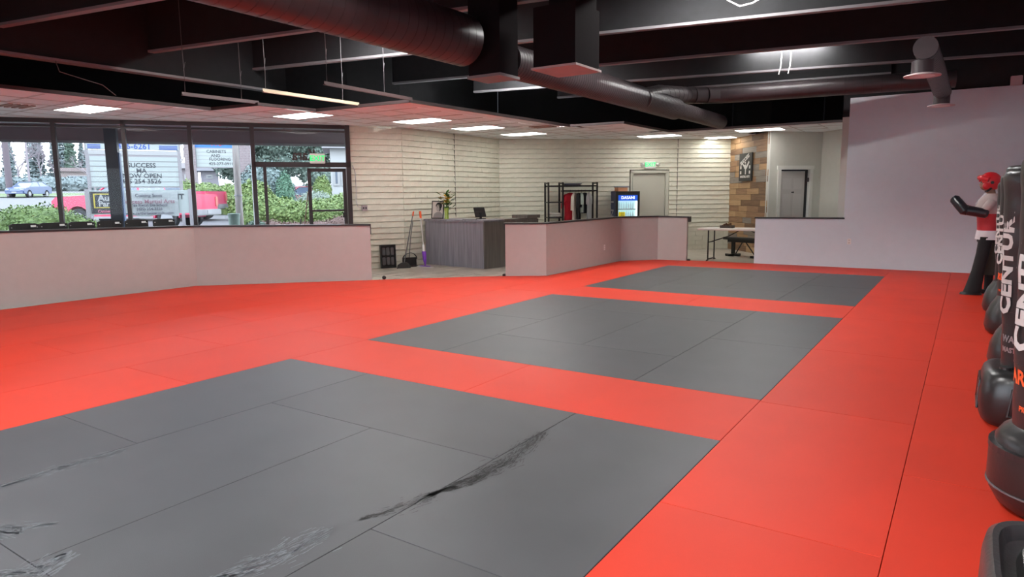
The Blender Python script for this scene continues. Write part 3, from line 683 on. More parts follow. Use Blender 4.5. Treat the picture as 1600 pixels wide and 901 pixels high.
# vase with flowers
t = thing('flower_vase', 'green glass vase of yellow flowers beside the framed picture', 'flowers', loc_w(dk, dr, .08, .25, DT))
obj('vase', loft(B(), [ell(0, 0, 0, .05, .05, 18), ell(0, 0, .1, .042, .042, 18), ell(0, 0, .26, .055, .055, 18)]), mat('lime_glass', (.36, .50, .08), .15, spec=.8), t, smooth=True)
M['leaf'] = mat('flower_leaf', (.06, .16, .03), .5, noise_amt=.4, scale=30, obj_var=.4); M['yell'] = mat('yellow_petal', (.85, .52, .02), .5, noise_amt=.2, scale=30); M['cream'] = mat('cream_petal', (.72, .62, .35), .5); M['corer'] = mat('flower_core', (.10, .04, .01), .7)
rnd = random.Random(4)
for k in range(15):
    a = rnd.uniform(0, 2*PI); r = rnd.uniform(.02, .16); h = .33+rnd.uniform(0, .20)-r*.3; p = Vector((r*math.cos(a), r*math.sin(a), h))
    st = obj('stem', tube(B(), [(0, 0, .2), (p.x*.4, p.y*.4, h*.8), p], .004, 5), M['leaf'], t)
    b = B()
    n = 9
    for q in range(n):
        a2 = 2*PI*q/n; d = Vector((math.cos(a2), math.sin(a2), .25)); s = Vector((-math.sin(a2), math.cos(a2), 0))
        R_ = .085 if k % 3 else .06
        b.faces.new([b.verts.new(p+v) for v in (d*.008, d*R_*.6+s*.026, d*R_, d*R_*.6-s*.026)])
    obj('blossom', b, M['yell'] if k % 3 else M['cream'], st); obj('blossom_core', sph_o(p) if False else (lambda bb: (sph(bb, p+Vector((0, 0, .008)), .026, 1), bb)[1])(B()), M['corer'] if k % 2 else M['yell'], st)
for k in range(60):
    a = rnd.uniform(0, 2*PI); r = rnd.uniform(.0, .15); h = rnd.uniform(.24, .58)-r*.3; p = Vector((r*math.cos(a), r*math.sin(a), h)); d = Vector((math.cos(a), math.sin(a), rnd.uniform(-.2, .9))).normalized(); s = d.cross(Vector((0, 0, 1))).normalized()
    b = B(); L = rnd.uniform(.09, .15); v = [b.verts.new(p+x) for x in (Vector(), d*L*.5+s*.038, d*L, d*L*.5-s*.038)]; b.faces.new(v)
    obj('leaf', b, M['leaf'], t)
# payment terminal / monitor
t = thing('desk_monitor', 'small black tilted screen on a stand at the desk corner', 'monitor', loc_w(dk, dr, .95, .45, DT), dr+1.25)
obj('base', box(B(), -.09, .09, -.07, .07, 0, .015, None, .004), M['blackp'], t); obj('stand', box(B(), -.02, .02, -.01, .03, .012, .14), M['blackp'], t)
obj('screen', box(B(), -.13, .13, -.012, .012, -.0, .22, Matrix.Translation((0, .0, .05)) @ Matrix.Rotation(-.45, 4, 'X'), .004), M['blackp'], t)
tag(obj('desk_pad', box(B(), -.2, .2, -.03, .03, 0, .012, None, .003), M['grey'], None, loc_w(dk, dr, .98, .08, DT), (0, 0, dr)), 'flat dark pad at the front edge of the desk', 'pad')
# black rubber tray against the brick wall
aw, lw_ = frame2(W1, BA)
M['rub'] = mat('black_rubber', (.016, .016, .017), .5)
P_ = (-10.545, 10.62)
t = thing('shelf_tray', 'black moulded plastic crate tray standing against the brick wall', 'tray', (-10.50, 10.42, ZV), aw+.0)
t.location = (-10.545+.02, 10.30, ZV)
def place_by(px, py): 
    r = ray(px, py); k = (ZV-H)/r.z; return Vector((0, 0, H))+r*k
def at_wall(px, P0, P1, off):
    rz, L = frame2(P0, P1); n = Vector((math.sin(rz), -math.cos(rz), 0)); r = ray(px, 415); p0 = Vector((*P0, 0))+n*off
    k = (n.dot(p0)-n.z*H)/(n.x*r.x+n.y*r.y); q = Vector((0, 0, 0))+r*k; return Vector((q.x, q.y, ZV))
q = at_wall(607, W1, BA, .09); t.location = q; t.rotation_euler = (-.06, 0, aw)
b = B(); W_, H_ = .165, .50
box(b, -W_, W_, -.0, .03, 0, H_); obj('back_panel', b, M['rub'], t)
b = B(); box(b, -W_, -W_+.025, -.05, .0, 0, H_); box(b, W_-.025, W_, -.05, .0, 0, H_); box(b, -W_+.025, W_-.025, -.05, 0, 0, .03); box(b, -W_+.025, W_-.025, -.05, 0, H_-.03, H_); obj('rim', b, M['rub'], t)
for zc in (.15, .36):
    for xc in (-.095, 0, .095):
        b = B(); w2 = .036; h2 = .085; 
        box(b, xc-w2, xc+w2, -.03, 0, zc-h2, zc+h2, None, .012); obj('pocket', b, M['grey'], t)
# broom and dustpan
q = at_wall(631, W1, BA, .36)
t = thing('broom', 'black broom with a thin grey handle leaning on the desk end', 'broom', (q.x, q.y, ZV), aw-.2)
obj('brush', loft(B(), [ell(0, 0, 0, .15, .035, 16, 4), ell(0.0, 0, .08, .13, .028, 16, 4), ell(.01, 0, .13, .06, .02, 16, 4)]), mat('broom_bristle', (.045, .042, .04), .8, bump=.6, bscale=200), t)
obj('handle', tube(B(), [(.01, 0, .12), (.12, .06, .6), (.24, .14, 1.12)], .011, 8), M['grey'], t)
obj('grip', tube(B(), [(.24, .14, 1.10), (.262, .153, 1.2)], .016, 8), M['orange'], t)
q = at_wall(642, W1, BA, .13)
t = thing('dustpan', 'black upright dustpan with an open hood behind the broom', 'dustpan', (q.x, q.y, ZV), aw)
obj('pan', loft(B(), [[Vector((x, y, .0)) for x, y in ((-.14, -.08), (.14, -.08), (.14, .08), (-.14, .08))], [Vector((x, y, .03)) for x, y in ((-.14, -.08), (.14, -.08), (.14, .09), (-.14, .09))]]), M['blackp'], t)
b = B(); R1 = [Vector((.16*math.cos(a), .02+.0, .17+.14*math.sin(a))) for a in [PI*k/12 for k in range(13)]]; R2 = [v+Vector((0, .07, -.01)) for v in R1]; R3 = [Vector((v.x*.92, v.y+.005, .17+(v.z-.17)*.9)) for v in R1]
loft(b, [R1, R2], closed=False); loft(b, [R1, R3], closed=False); box(b, -.16, .16, .075, .09, .02, .20); obj('hood', b, M['blackp'], t)
obj('handle', tube(B(), [(0, .09, .2), (.05, .12, .6), (.13, .16, .98)], .009, 8), M['grey'], t)
# purple spray mop
q = place_by(664, 417.5)
t = thing('spray_mop', 'purple and white spray mop with an orange grip leaning on the desk', 'mop', (q.x, q.y, ZV), dr)
M['purple'] = mat('purple_plastic', (.20, .05, .48), .4)
obj('mop_head', box(B(), -.23, .23, -.05, .05, .0, .022, None, .008), M['lett'], t); obj('mop_top', box(B(), -.14, .14, -.04, .04, .022, .035, None, .004), M['purple'], t)
obj('tank', loft(B(), [ell(0, .01, .05, .015, .015, 14), ell(-.02, .02, .14, .035, .035, 14), ell(-.05, .03, .30, .05, .045, 14), ell(-.06, .035, .345, .045, .045, 14)]), M['purple'], t, smooth=True)
obj('joint', tube(B(), [(0, .0, .02), (0, .01, .07)], .014, 8), M['purple'], t)
obj('collar', tube(B(), [(-.06, .035, .34), (-.09, .05, .48)], [.035, .028], 12), M['white'], t, smooth=True)
obj('handle', tube(B(), [(-.09, .05, .47), (-.20, .09, 1.08)], .012, 10), M['lett'], t)
obj('grip', tube(B(), [(-.20, .09, 1.05), (-.225, .10, 1.2)], [.022, .026], 12), M['orange'], t)
# small dark figure at end of left partition
q = place_by(587, 436.5)
t = thing('door_stop', 'small black and white door stop on the floor at the end of the left partition', 'door stop', (-8.78, 8.92, ZV))
obj('foot', loft(B(), [ell(0, 0, 0, .05, .035, 14), ell(0, 0, .03, .045, .03, 14)]), M['lett'], t); obj('body', (lambda bb: (sph(bb, Vector((0, 0, .065)), .04, 2, (1.1, .8, .9)), bb)[1])(B()), M['blackp'], t, smooth=True)

# clothes rack ----------------------------------------------------------------
RA = (-8.98, 15.12); rr, rl = frame2(RA, (-8.05, 16.02)); RD = .38
t = thing('clothes_rack', 'black metal clothes rack with shelves against the brick wall', 'rack', (*RA, ZV), rr)
def post(x, y, z1=1.84): obj('post', box(B(), x-.02, x+.02, y-.02, y+.02, 0, z1), M['blackm'], t)
for x in (0, .38, rl): post(x, 0); post(x, RD)
for z in (1.82,):
    for x in (0, .38, rl): obj('end_rail', box(B(), x-.015, x+.015, .02, RD-.02, z-.02, z+.01), M['blackm'], t)
for y in (0, RD): obj('top_rail', box(B(), .0, rl, y-.012, y+.012, 1.73, 1.765), M['blackm'], t)
obj('top_shelf', box(B(), .02, rl-.02, .02, RD-.02, 1.735, 1.75), M['blackm'], t)
obj('hanging_rod', tube(B(), [(.38, RD/2, 1.62), (rl, RD/2, 1.62)], .016, 10), M['blackm'], t)
obj('rod_rail', box(B(), .38, rl, -.01, .01, 1.61, 1.64), M['blackm'], t)
for z in (1.33, .94, .5, .12): obj('shelf', box(B(), .0, .38, -.01, RD, z-.015, z+.015), M['blackm'], t)
obj('bottom_shelf', box(B(), .38, rl, .0, RD, .105, .135), M['blackm'], t)
def rk(x, y, z): return loc_w(RA, rr, x, y, z+ZV)
def cloth_pile(name, lb, p, rz, w_, d, n, cols, grp=None):
    t = thing(name, lb, 'clothes', p, rz)
    for k in range(n):
        rnd = random.Random(k+len(lb)); s = rnd.uniform(.85, 1)
        b = B(); loft(b, [ell(rnd.uniform(-.01, .01), 0, k*.022, w_*s, d*s, 20, 4), ell(0, 0, k*.022+.012, w_*s*1.03, d*s*1.03, 20, 4), ell(0, 0, k*.022+.021, w_*s*.95, d*s*.93, 20, 4)])
        obj('folded_shirt', b, cols[k % len(cols)], t, smooth=True)
navy = mat('navy_cloth', (.05, .055, .10), .85, noise_amt=.3, scale=20); slate = mat('slate_cloth', (.16, .16, .19), .85); wcl = mat('white_cloth', (.66, .65, .60), .85, noise_amt=.05)
cloth_pile('folded_clothes', 'flat pile of dark blue-grey clothes on top of the rack', rk(.68, RD/2, 1.75), rr, .24, .14, 3, [navy, slate])
cloth_pile('folded_clothes', 'pile of folded white clothes on the left rack shelf', rk(.19, RD/2, .955), rr, .16, .15, 5, [wcl])
def shirt(x, lb, m, w_=.24, L_=.62, sl=.2, tilt=0, m2=None):
    t = thing('hanging_shirt', lb, 'shirt', rk(x, RD/2, 1.62), rr, 'shirts on the rack')
    t.rotation_euler = (0, 0, rr+PI/2+tilt)
    obj('hanger', tube(B(), [(0, 0, 0.01), (0.02, 0, .03), (.03, 0, 0), (0, 0, -.04), (-w_*.7, 0, -.11), (w_*.7, 0, -.11), (0, 0, -.04)], .004, 6), M['blackp'], t)
    th = .045; R = []
    for z, wx, ty in ((-.045, .06, .5), (-.09, w_*.75, .8), (-.15, w_*.92, 1), (-.3, w_*.82, 1), (-L_*.75, w_*.84, 1), (-L_, w_*.9, 1.1)):
        R.append([Vector((p.x, p.y*(1+.25*math.sin(9*p.x/w_+z*12)), z)) for p in ell(0, 0, z, wx, th*ty, 22, 3)])
    obj('body', loft(B(), R), m, t, smooth=True)
    for s in (-1, 1):
        obj('sleeve', loft(B(), [[Vector((s*(w_*.70), y, z)) for y, z in ((-.03, -.08), (.03, -.08), (.035, -.22), (-.035, -.22))], [Vector((s*(w_*1.05), y, z)) for y, z in ((-.04, -.15), (.04, -.15), (.045, -.28), (-.045, -.28))], [Vector((s*(w_*1.22), y, z)) for y, z in ((-.04, -.22-sl*.4), (.04, -.22-sl*.4), (.04, -.30-sl*.5), (-.04, -.30-sl*.5))]]), m2 or m, t, smooth=True)
    return t
shirt(.62, 'red long-sleeved shirt hanging first from the left on the rack', mat('red_cloth', (.55, .01, .03), .8, noise_amt=.15), .25, .80, .3, -.95)
shirt(.76, 'cream shirt hanging beside the red one', mat('cream_cloth', (.62, .55, .48), .85), .2, .80, .4, -.6)
shirt(.85, 'long black jacket hanging in the middle of the rack', mat('black_cloth', (.010, .010, .012), .85), .2, .76, .3, -.35)
shirt(.93, 'pale grey-green shirt hanging between two black ones', mat('sage_cloth', (.38, .44, .40), .85), .19, .56, .1, -.2)
shirt(1.02, 'navy-black shirt with white trousers below, hanging at the right', mat('navyblack_cloth', (.012, .014, .022), .85), .2, .58, .25, -.75)
shirt(1.14, 'light grey long garment hanging last at the right', mat('lightgrey_cloth', (.42, .42, .43), .85), .18, .86, .1, -.5)
# drinks cooler
CA = (-7.71, 16.46); cr_, cl_ = frame2(CA, (-7.24, 16.9))
t = thing('drinks_cooler', 'black glass-door drinks cooler with blue header beside the steel door', 'cooler', (*CA, ZV), cr_)
navyp = mat('navy_cooler_side', (.035, .045, .12), .4); CH = 1.60
obj('cabinet', box(B(), 0, cl_, .04, .60, .0, CH, None, .01), navyp, t)
b = B(); box(b, -.005, .055, 0, .05, .02, CH); box(b, cl_-.06, cl_, 0, .05, .02, CH); box(b, .055, cl_-.06, 0, .05, 1.50, CH); box(b, .055, cl_-.06, 0, .05, .02, .18); obj('door_frame', b, M['blackp'], t)
obj('header', box(B(), .055, cl_-.06, .005, .04, 1.355, 1.50), mat('cooler_header', (.02, .10, .62), .4, emit=.55), t)
text('header_lettering', 'DASANI', .105, mat('lit_white_lettering', (.9, .95, 1), .4, emit=.9), t, (cl_/2, .0, 1.43), (PI/2, 0, 0), off=.002)
obj('lit_interior', box(B(), .055, cl_-.06, .03, .04, .18, 1.355), mat('cooler_interior', (.55, .85, .88), .4, emit=.55), t)
for z in (1.12, .88, .63, .40): obj('shelf', box(B(), .055, cl_-.09, .0, .03, z, z+.02), M['steel'], t)
obj('side_light', box(B(), cl_-.10, cl_-.065, .0, .03, .2, 1.34), mat('cooler_light', (.85, 1, 1), .4, emit=1.3), t)
bw = mat('water_bottle', (.60, .80, .86), .2, emit=.12); bc = mat('blue_bottle', (.04, .18, .45), .3)  # water bottles glow faintly, cooler light put into their material
for z, m_ in ((1.14, bw), (.90, bw), (.65, bw), (.42, bc)):
    for k in range(7): obj('bottle', tube(B(), [(.09+.062*k, .012, z), (.09+.062*k, .012, z+.12), (.09+.062*k, .012, z+.17), (.09+.062*k, .012, z+.19)], [.024, .024, .01, .011], 8), m_, t)
obj('price_card', box(B(), .07, .24, -.012, -.002, .93, 1.06), mat('yellow_card', (.85, .72, .02), .5, emit=.2), t)  # card glows faintly as if lit by the cooler
for z in (.965, .995, 1.025): obj('card_line', box(B(), .12, .22, -.014, -.012, z, z+.010), M['grey'], t)
for z, s in ((1.32, 'I'), (1.02, 'N'), (.74, 'A'), (.46, 'S')):
    o = text('side_lettering', s, .30, M['lett'], t, (-.003, .32, z), (0, 0, 0), off=.006)
    o.matrix_local = Matrix.Translation((-.003, .32, z)) @ Matrix.Rotation(-PI/2, 4, 'Z') @ Matrix.Rotation(PI/2, 4, 'X') @ Matrix.Rotation(PI/2, 4, 'Z')
t2 = thing('cardboard_box', 'small orange box with a grey lid on top of the drinks cooler', 'box', loc_w(CA, cr_, .22, .25, ZV+CH), cr_+.2)
obj('body', box(B(), -.15, .13, -.1, .1, 0, .10), mat('orange_card', (.55, .25, .13), .6), t2); obj('lid', box(B(), -.16, .17, -.11, .11, .10, .135), mat('grey_lid', (.22, .25, .28), .5), t2)
# folding table + tray + bench -------------------------------------------------
t = thing('folding_table', 'white folding table with black legs in the gap before the wood wall', 'table', (-5.12, 15.22, ZV))
obj('tabletop', box(B(), 0, 1.83, 0, .75, .70, .74, None, .012), mat('offwhite_table', (.72, .68, .62), .45), t)
for y in (.15, .60): obj('leg', tube(B(), [(.22, y, .0), (.22, y, .70)], .016, 8), M['blackm'], t)
for y in (.15, .60): obj('leg', tube(B(), [(1.6, y, .0), (1.6, y, .70)], .016, 8), M['blackm'], t)
for x in (.22, 1.6): obj('foot_bar', tube(B(), [(x-.0, .05, .0), (x, .15, .035), (x, .60, .035), (x, .70, 0)], .016, 8), M['blackm'], t)
for x in (.22, 1.6): obj('cross_bar', tube(B(), [(x, .15, .42), (x, .60, .42)], .012, 8), M['blackm'], t)
obj('brace', tube(B(), [(.22, .37, .42), (.62, .37, .56), (.85, .37, .69)], .011, 8), M['blackm'], t); obj('brace', tube(B(), [(1.6, .37, .42), (1.25, .37, .62), (1.1, .37, .69)], .011, 8), M['blackm'], t)
t = thing('wire_tray', 'small dark tray with clutter on the white folding table', 'tray', (-4.55, 15.62, ZV+.74))
b = B(); box(b, -.14, .14, -.1, .1, 0, .01); box(b, -.14, -.13, -.1, .1, .01, .06); box(b, .13, .14, -.1, .1, .01, .06); box(b, -.13, .13, -.1, -.09, .01, .06); box(b, -.13, .13, .09, .1, .01, .06); obj('tray', b, mat('dark_brown_tray', (.05, .03, .02), .5), t)
for k in range(7): obj('item', (lambda bb: (sph(bb, Vector((-.09+.03*k, random.uniform(-.05, .05), .05+.02*(k % 3))), .03, 1), bb)[1])(B()), M['corer'], t)
t = thing('bench', 'black padded bench with T-shaped legs behind the folding table', 'bench', (-4.95, 16.95, ZV), -.42)
obj('seat', box(B(), 0, 1.25, -.16, .16, .40, .46, None, .02), M['blackp'], t); obj('frame', box(B(), .08, 1.17, -.05, .05, .34, .40), M['blackm'], t)
for x in (.22, .95): obj('leg', box(B(), x-.035, x+.035, -.035, .035, .04, .34), M['blackm'], t); obj('foot', box(B(), x-.05, x+.05, -.22, .22, 0, .05), M['blackm'], t)
obj('foot_rail', box(B(), .0, .42, -.03, .03, 0, .045), M['blackm'], t)
obj('brace', tube(B(), [(.30, 0, .06), (.50, 0, .36)], .014, 8), M['blackm'], t); obj('brace', tube(B(), [(.85, 0, .06), (.58, 0, .36)], .014, 8), M['blackm'], t)

# row of chairs behind left partition ------------------------------------------
CW = .385
chair = thing('spectator_chair', 'x', 'chair', (0, 0, ZV), 0, 'spectator chairs behind the left partition')
b = B(); n = 9; R = []
for i in range(n):
    y = -.5*CW+CW*i/(n-1); bow = .04*(1-(abs(y)/(CW/2))**2); R.append([Vector((x-bow, y, z)) for x, z in ((0, .80), (.02, .80), (.02, 1.185-.02*(abs(y) > CW*.45)), (0, 1.185-.02*(abs(y) > CW*.45)))])
loft(b, R); obj('backrest', b, M['blackp'], chair, smooth=False)
obj('sticker', box(B(), .021, .024, .08, .15, 1.13, 1.16), M['white'], chair, (0, 0, 0)); 
for y in (-.165, .165): obj('bolt', tube(B(), [(.0205, y, 1.13), (.026, y, 1.13)], .008, 8), M['steel'], chair)
obj('seat', box(B(), -.45, -.03, -.18, .18, .62, .67, None, .015), M['blackp'], chair)
for x, y in ((-.42, -.165), (-.42, .165), (0.01, -.175), (0.01, .175)): obj('leg', tube(B(), [(x*.95, y, .8 if x > -.1 else .63), (x*1.08, y*1.03, 0)], .014, 8), M['blackm'], chair)
for y in (-.165, .165): obj('stretcher', tube(B(), [(-.44, y, .25), (0.0, y, .25)], .01, 6), M['blackm'], chair)
def onx(px, py, X): r = ray(px, py); return Vector((0, 0, H))+r*(X/r.x)
cl = ['leftmost black chair back showing above the left partition', 'second black chair back from the left above the partition', 'third black chair back from the left, before the bush and red truck', 'fourth black chair back from the left, below the dark outdoor post', 'fifth black chair back from the left, below the hanging banner', 'rightmost black chair back, near the corner of the left partition']
for k, px in enumerate((37, 83, 127, 171, 213, 256)):
    X = -11.52; q = onx(px, 352, X)
    c = chair if k == 0 else dup(chair)
    c.location = (X, q.y, ZV); c['label'] = cl[k]; c.rotation_euler = (0, 0, .02)
# leaning squeegee by the entrance
q1 = onx(456, 350, -10.9)
t = thing('window_squeegee', 'long thin pole leaning against the inside of the glass entrance', 'pole', (-11.15, 9.02, ZV))
obj('pole', tube(B(), [(.02, -.1, .0), (-.03, .26, 1.62)], .011, 8), mat('brown_pole', (.16, .09, .06), .5), t); obj('grip', tube(B(), [(.012, -.03, .85), (-.001, .03, 1.1)], .014, 8), M['blackp'], t)

# ================================================================== PUNCHING BAGS
def bag_wrap(me, cx, cyy, R, z0, a0, vertical=True, zdir=1):
    """wrap flat lettering onto the column. vertical: text runs upward"""
    for v in me.vertices:
        x, y, e = v.co
        if vertical: s, z = -y, z0+x      # letters turned a quarter, reading upward
        else: s, z = x, z0+y
        r = R(z)+.003+e; a = a0+s/R(z)
        v.co = (cx+r*math.cos(a), cyy+r*math.sin(a), z)
def refine(me, cuts=2):
    b = B(); b.from_mesh(me); bmesh.ops.triangulate(b, faces=b.faces)
    for it in range(cuts):
        ed = [e for e in b.edges if e.calc_length() > .04]
        if ed: bmesh.ops.subdivide_edges(b, edges=ed, cuts=1)
        bmesh.ops.triangulate(b, faces=b.faces)
    b.to_mesh(me); b.free()
def bag(loc, lb, base='square', rb=.30, rc=.20, top=1.64, rt=.225, hb=.36, a0=math.radians(205), rz=0, logo=True, word='ARENA', sub=None, lean=0):
    t = thing('punching_bag', lb, 'punching bag', (*loc, 0), rz, 'free-standing punching bags')
    if base == 'square':
        R = [ell(0, 0, z, rb*s, rb*s, 40, p) for z, s, p in ((0, .84, 3.6), (.025, .92, 4), (.07, .97, 4.2), (.14, 1.0, 4.4), (.22, .99, 4.4), (hb-.08, .955, 4.4), (hb-.035, .92, 4.2), (hb-.01, .85, 4), (hb, .74, 3.6))]
        o = obj('base', loft(B(), R), M['bagbase'], t, smooth=True)
        for k in range(4):
            a = k*PI/2+PI/4*0; b = B(); m_ = Matrix.Rotation(a, 4, 'Z')
            pts = [(-.15, .09), (.15, .09), (.13, hb-.09), (-.13, hb-.09)]
            for i in range(4):
                p, q = pts[i], pts[(i+1) % 4]; tube(b, [m_ @ Vector((rb*(1.0-.045*(p[1]/hb)**2)-.003, p[0], p[1])), m_ @ Vector((rb*(1.0-.045*(q[1]/hb)**2)-.003, q[0], q[1]))], .008, 6)
            obj('panel_ridge', b, M['bagbase'], o, kind='stuff')
        obj('filler_cap', tube(B(), [(-.17, -.14, hb-.02), (-.17, -.14, hb+.015)], .035, 14), M['bagbase'], o)
    elif base == 'round':
        R = [ell(0, 0, z, rb*s, rb*s, 40) for z, s in ((0, .72), (.03, .86), (.09, .97), (.13, 1.0), (.27, 1.0), (.30, .985))]
        o = obj('base', loft(B(), R), M['bagbase'], t, smooth=True)
        obj('rim_ring', tube(B(), [(0, 0, .285), (0, 0, .315)], rb*1.01, 40), M['bag'], t)
        R = [ell(0, 0, z, rb*s, rb*s, 40) for z, s in ((.29, .93), (.34, .93), (.38, .85), (.41, .72), (.43, .66))]
        obj('shoulder', loft(B(), R), M['bagbase'], t, smooth=True); hb = .42
        b = B(); tube(b, [(0, 0, .115), (0, 0, .123)], rb*1.012, 40); obj('seam', b, M['grey'], t)
    else:   # bottle shaped
        R = [ell(0, 0, z, rb*s, rb*s, 36, 2.6) for z, s in ((0, .80), (.03, .94), (.08, 1.0), (.20, .96), (.30, .84), (.37, .70), (.40, .66))]
        o = obj('base', loft(B(), R), M['bagbase'], t, smooth=True); hb = .38
    def R_(z): k = (z-hb)/(top-hb); return rc+(rt-rc)*k+.004*math.sin(z*23)*math.sin(z*7)
    rings = []; N = 30
    for i in range(N+1):
        z = hb-.02+(top-.05-hb+.02)*i/N; rings.append(ell(lean*(z/top), 0, z, R_(z), R_(z), 40))
    for s, dz in ((.985, .02), (.94, .038), (.84, .048), (.5, .052)): rings.append(ell(lean, 0, top-.05+dz, rt*s, rt*s, 40))
    obj('column', loft(B(), rings), M['bag'], t, smooth=True)
    obj('collar', tube(B(), [(0, 0, hb-.03), (0, 0, hb+.02)], rc*1.03, 36), M['bagbase'], t, smooth=True)
    for z in (hb+.28, hb+.36, hb+.72): 
        b = B(); tube(b, [(lean*z/top+.0*math.cos(a), 0, z) for a in (0,)]+[(lean*z/top, 0, z+.006)], R_(z)+.002, 36); obj('seam', b, M['bagbase'], t)
    def put(s, size, m_, z, ang, vert, nm, off=.005):
        me = text_mesh(s, size, ext=.0006, off=off, spacing=1.02); refine(me); bag_wrap(me, lean*(z/top), 0, R_, z, ang, vert); obj(nm, me, m_, t)
    put('CENTURY', .155, M['lett'], hb+.705, a0, True, 'lettering', .007)
    if logo:
        put(word, .095, M['orange'], hb+.22, a0+.22, False, 'orange_lettering', .003)
        b = B(); pts = [(-.09, -.03), (-.09, .03), (.05, .045), (.11, 0), (.05, -.045)]
        me = D.meshes.new('logo'); 
        for i in range(len(pts)):
            p, q = Vector(pts[i]), Vector(pts[(i+1) % len(pts)]); d = (q-p).normalized(); nn = Vector((-d.y, d.x))*.006
            for (u, v) in [((k/4), ((k+1)/4)) for k in range(4)]:
                a_1, a_2 = p.lerp(q, u), p.lerp(q, v); b.faces.new([b.verts.new((*w_, 0)) for w_ in (a_1-nn, a_2-nn, a_2+nn, a_1+nn)])
        b.to_mesh(me); b.free(); bag_wrap(me, 0, 0, R_, hb+.08, a0+.12, False); obj('orange_logo', me, M['orange'], t)
        put('PRO', .035, M['orange'], hb+.08, a0+.10, False, 'orange_lettering', .001)
    if sub:
        put(sub[0], .06, M['steel'], hb+.19, a0+.30, False, 'small_lettering', .002); put(sub[1], .045, M['steel'], hb+.12, a0+.30, False, 'small_lettering', .002)
    return t
A0 = math.radians(203)
bag((.435, 5.44), 'black punching bag with large white vertical lettering on a square-shouldered base', 'square', .31, .185, 1.63, .235, .36, A0+.05, logo=False, sub=('WAVE', 'MASTER'), lean=-.03, rz=0)
bag((.465, 3.92), 'black punching bag with orange lettering on a round rimmed base', 'round', .31, .215, 1.66, .23, .38, A0+.12, logo=True, lean=-.05)
bag((.50, 7.04), 'black punching bag behind the square-based one, mostly hidden', 'bottle', .29, .19, 1.70, .23, .36, A0-.05, logo=False, lean=-.04)
bag((.50, 8.8), 'black punching bag with red lettering standing third from the back wall', 'bottle', .29, .18, 1.66, .21, .36, A0+.0, logo=True, lean=-.04)
bag((.50, 10.28), 'farthest black punching bag, beside the boxing dummy', 'bottle', .29, .17, 1.60, .20, .36, A0, logo=False, lean=-.03)
# label plate on fourth base
o = D.objects.new('base_label', text_mesh('X', .10, ext=.001, off=.006)); COL.objects.link(o); o.data.materials.append(M['lett'])
pb = [x for x in D.objects if x.get('label', '').startswith('black punching bag with red')][0]
o.parent = pb; o.matrix_local = Matrix.Translation((-.215, -.165, .17)) @ Matrix.Rotation(math.radians(-52), 4, 'Z') @ Matrix.Rotation(PI/2, 4, 'X')
# nearest base only (its column stands outside the frame on the right)
t = thing('bag_base', 'rounded square black base with a recessed top at the bottom right corner', 'punching bag base', (.43, 2.40, 0), .0)
rb = .33; R = [ell(0, 0, z, rb*s, rb*s, 48, p) for z, s, p in ((0, .86, 4), (.04, .96, 4.4), (.12, 1, 4.6), (.36, .985, 4.6), (.405, .96, 4.6), (.42, .91, 4.6), (.415, .86, 4.6), (.37, .82, 4.6), (.36, .78, 4.4))]
obj('base', loft(B(), R), mat('dark_grey_base', (.045, .044, .044), .35, bump=.15, bscale=60), t, smooth=True)
R = [ell(0, 0, z, rb*s, rb*s, 40, p) for z, s, p in ((.36, .72, 4), (.40, .68, 4), (.415, .60, 3.6), (.42, .45, 3))]
obj('inner_lid', loft(B(), R), M['bagbase'], t, smooth=True)
tag(t, t['label'], 'punching bag base')

# ================================================================== BOXING DUMMY
def skinned(name, verts, edges, radii, m, parent, sub=2):
    me = D.meshes.new(name); me.from_pydata(verts, edges, []); o = D.objects.new(name, me); COL.objects.link(o)
    sk = o.modifiers.new('s', 'SKIN'); sd = o.modifiers.new('d', 'SUBSURF'); sd.levels = sub; sd.render_levels = sub
    for v, r in zip(me.skin_vertices[0].data, radii): v.radius = (r, r) if not isinstance(r, tuple) else r
    me.skin_vertices[0].data[0].use_root = True
    dg = bpy.context.evaluated_depsgraph_get(); m2 = D.meshes.new_from_object(o.evaluated_get(dg)); D.objects.remove(o, do_unlink=True)
    m2.polygons.foreach_set('use_smooth', [True]*len(m2.polygons)); return obj(name, m2, m, parent)
DX, DY = .25, 12.0
t = thing('boxing_dummy', 'boxing dummy in red headguard, red vest and black trousers, padded arms raised', 'mannequin', (DX, DY, 0), PI+.15)
# local +x is where it faces (picture left)
skinc = mat('dummy_skin', (.30, .16, .11), .55); redg = mat('red_headguard', (.62, .012, .02), .3, spec=.7); tan = mat('dummy_gi_top', (.50, .40, .38), .85, noise_amt=.06); redv = mat('red_vest', (.52, .03, .04), .6); gi = mat('white_gi_skirt', (.72, .68, .70), .85); blk = mat('black_trousers', (.010, .010, .011), .8, noise_amt=.2); ol = mat('dark_olive_trousers', (.06, .065, .05), .85)
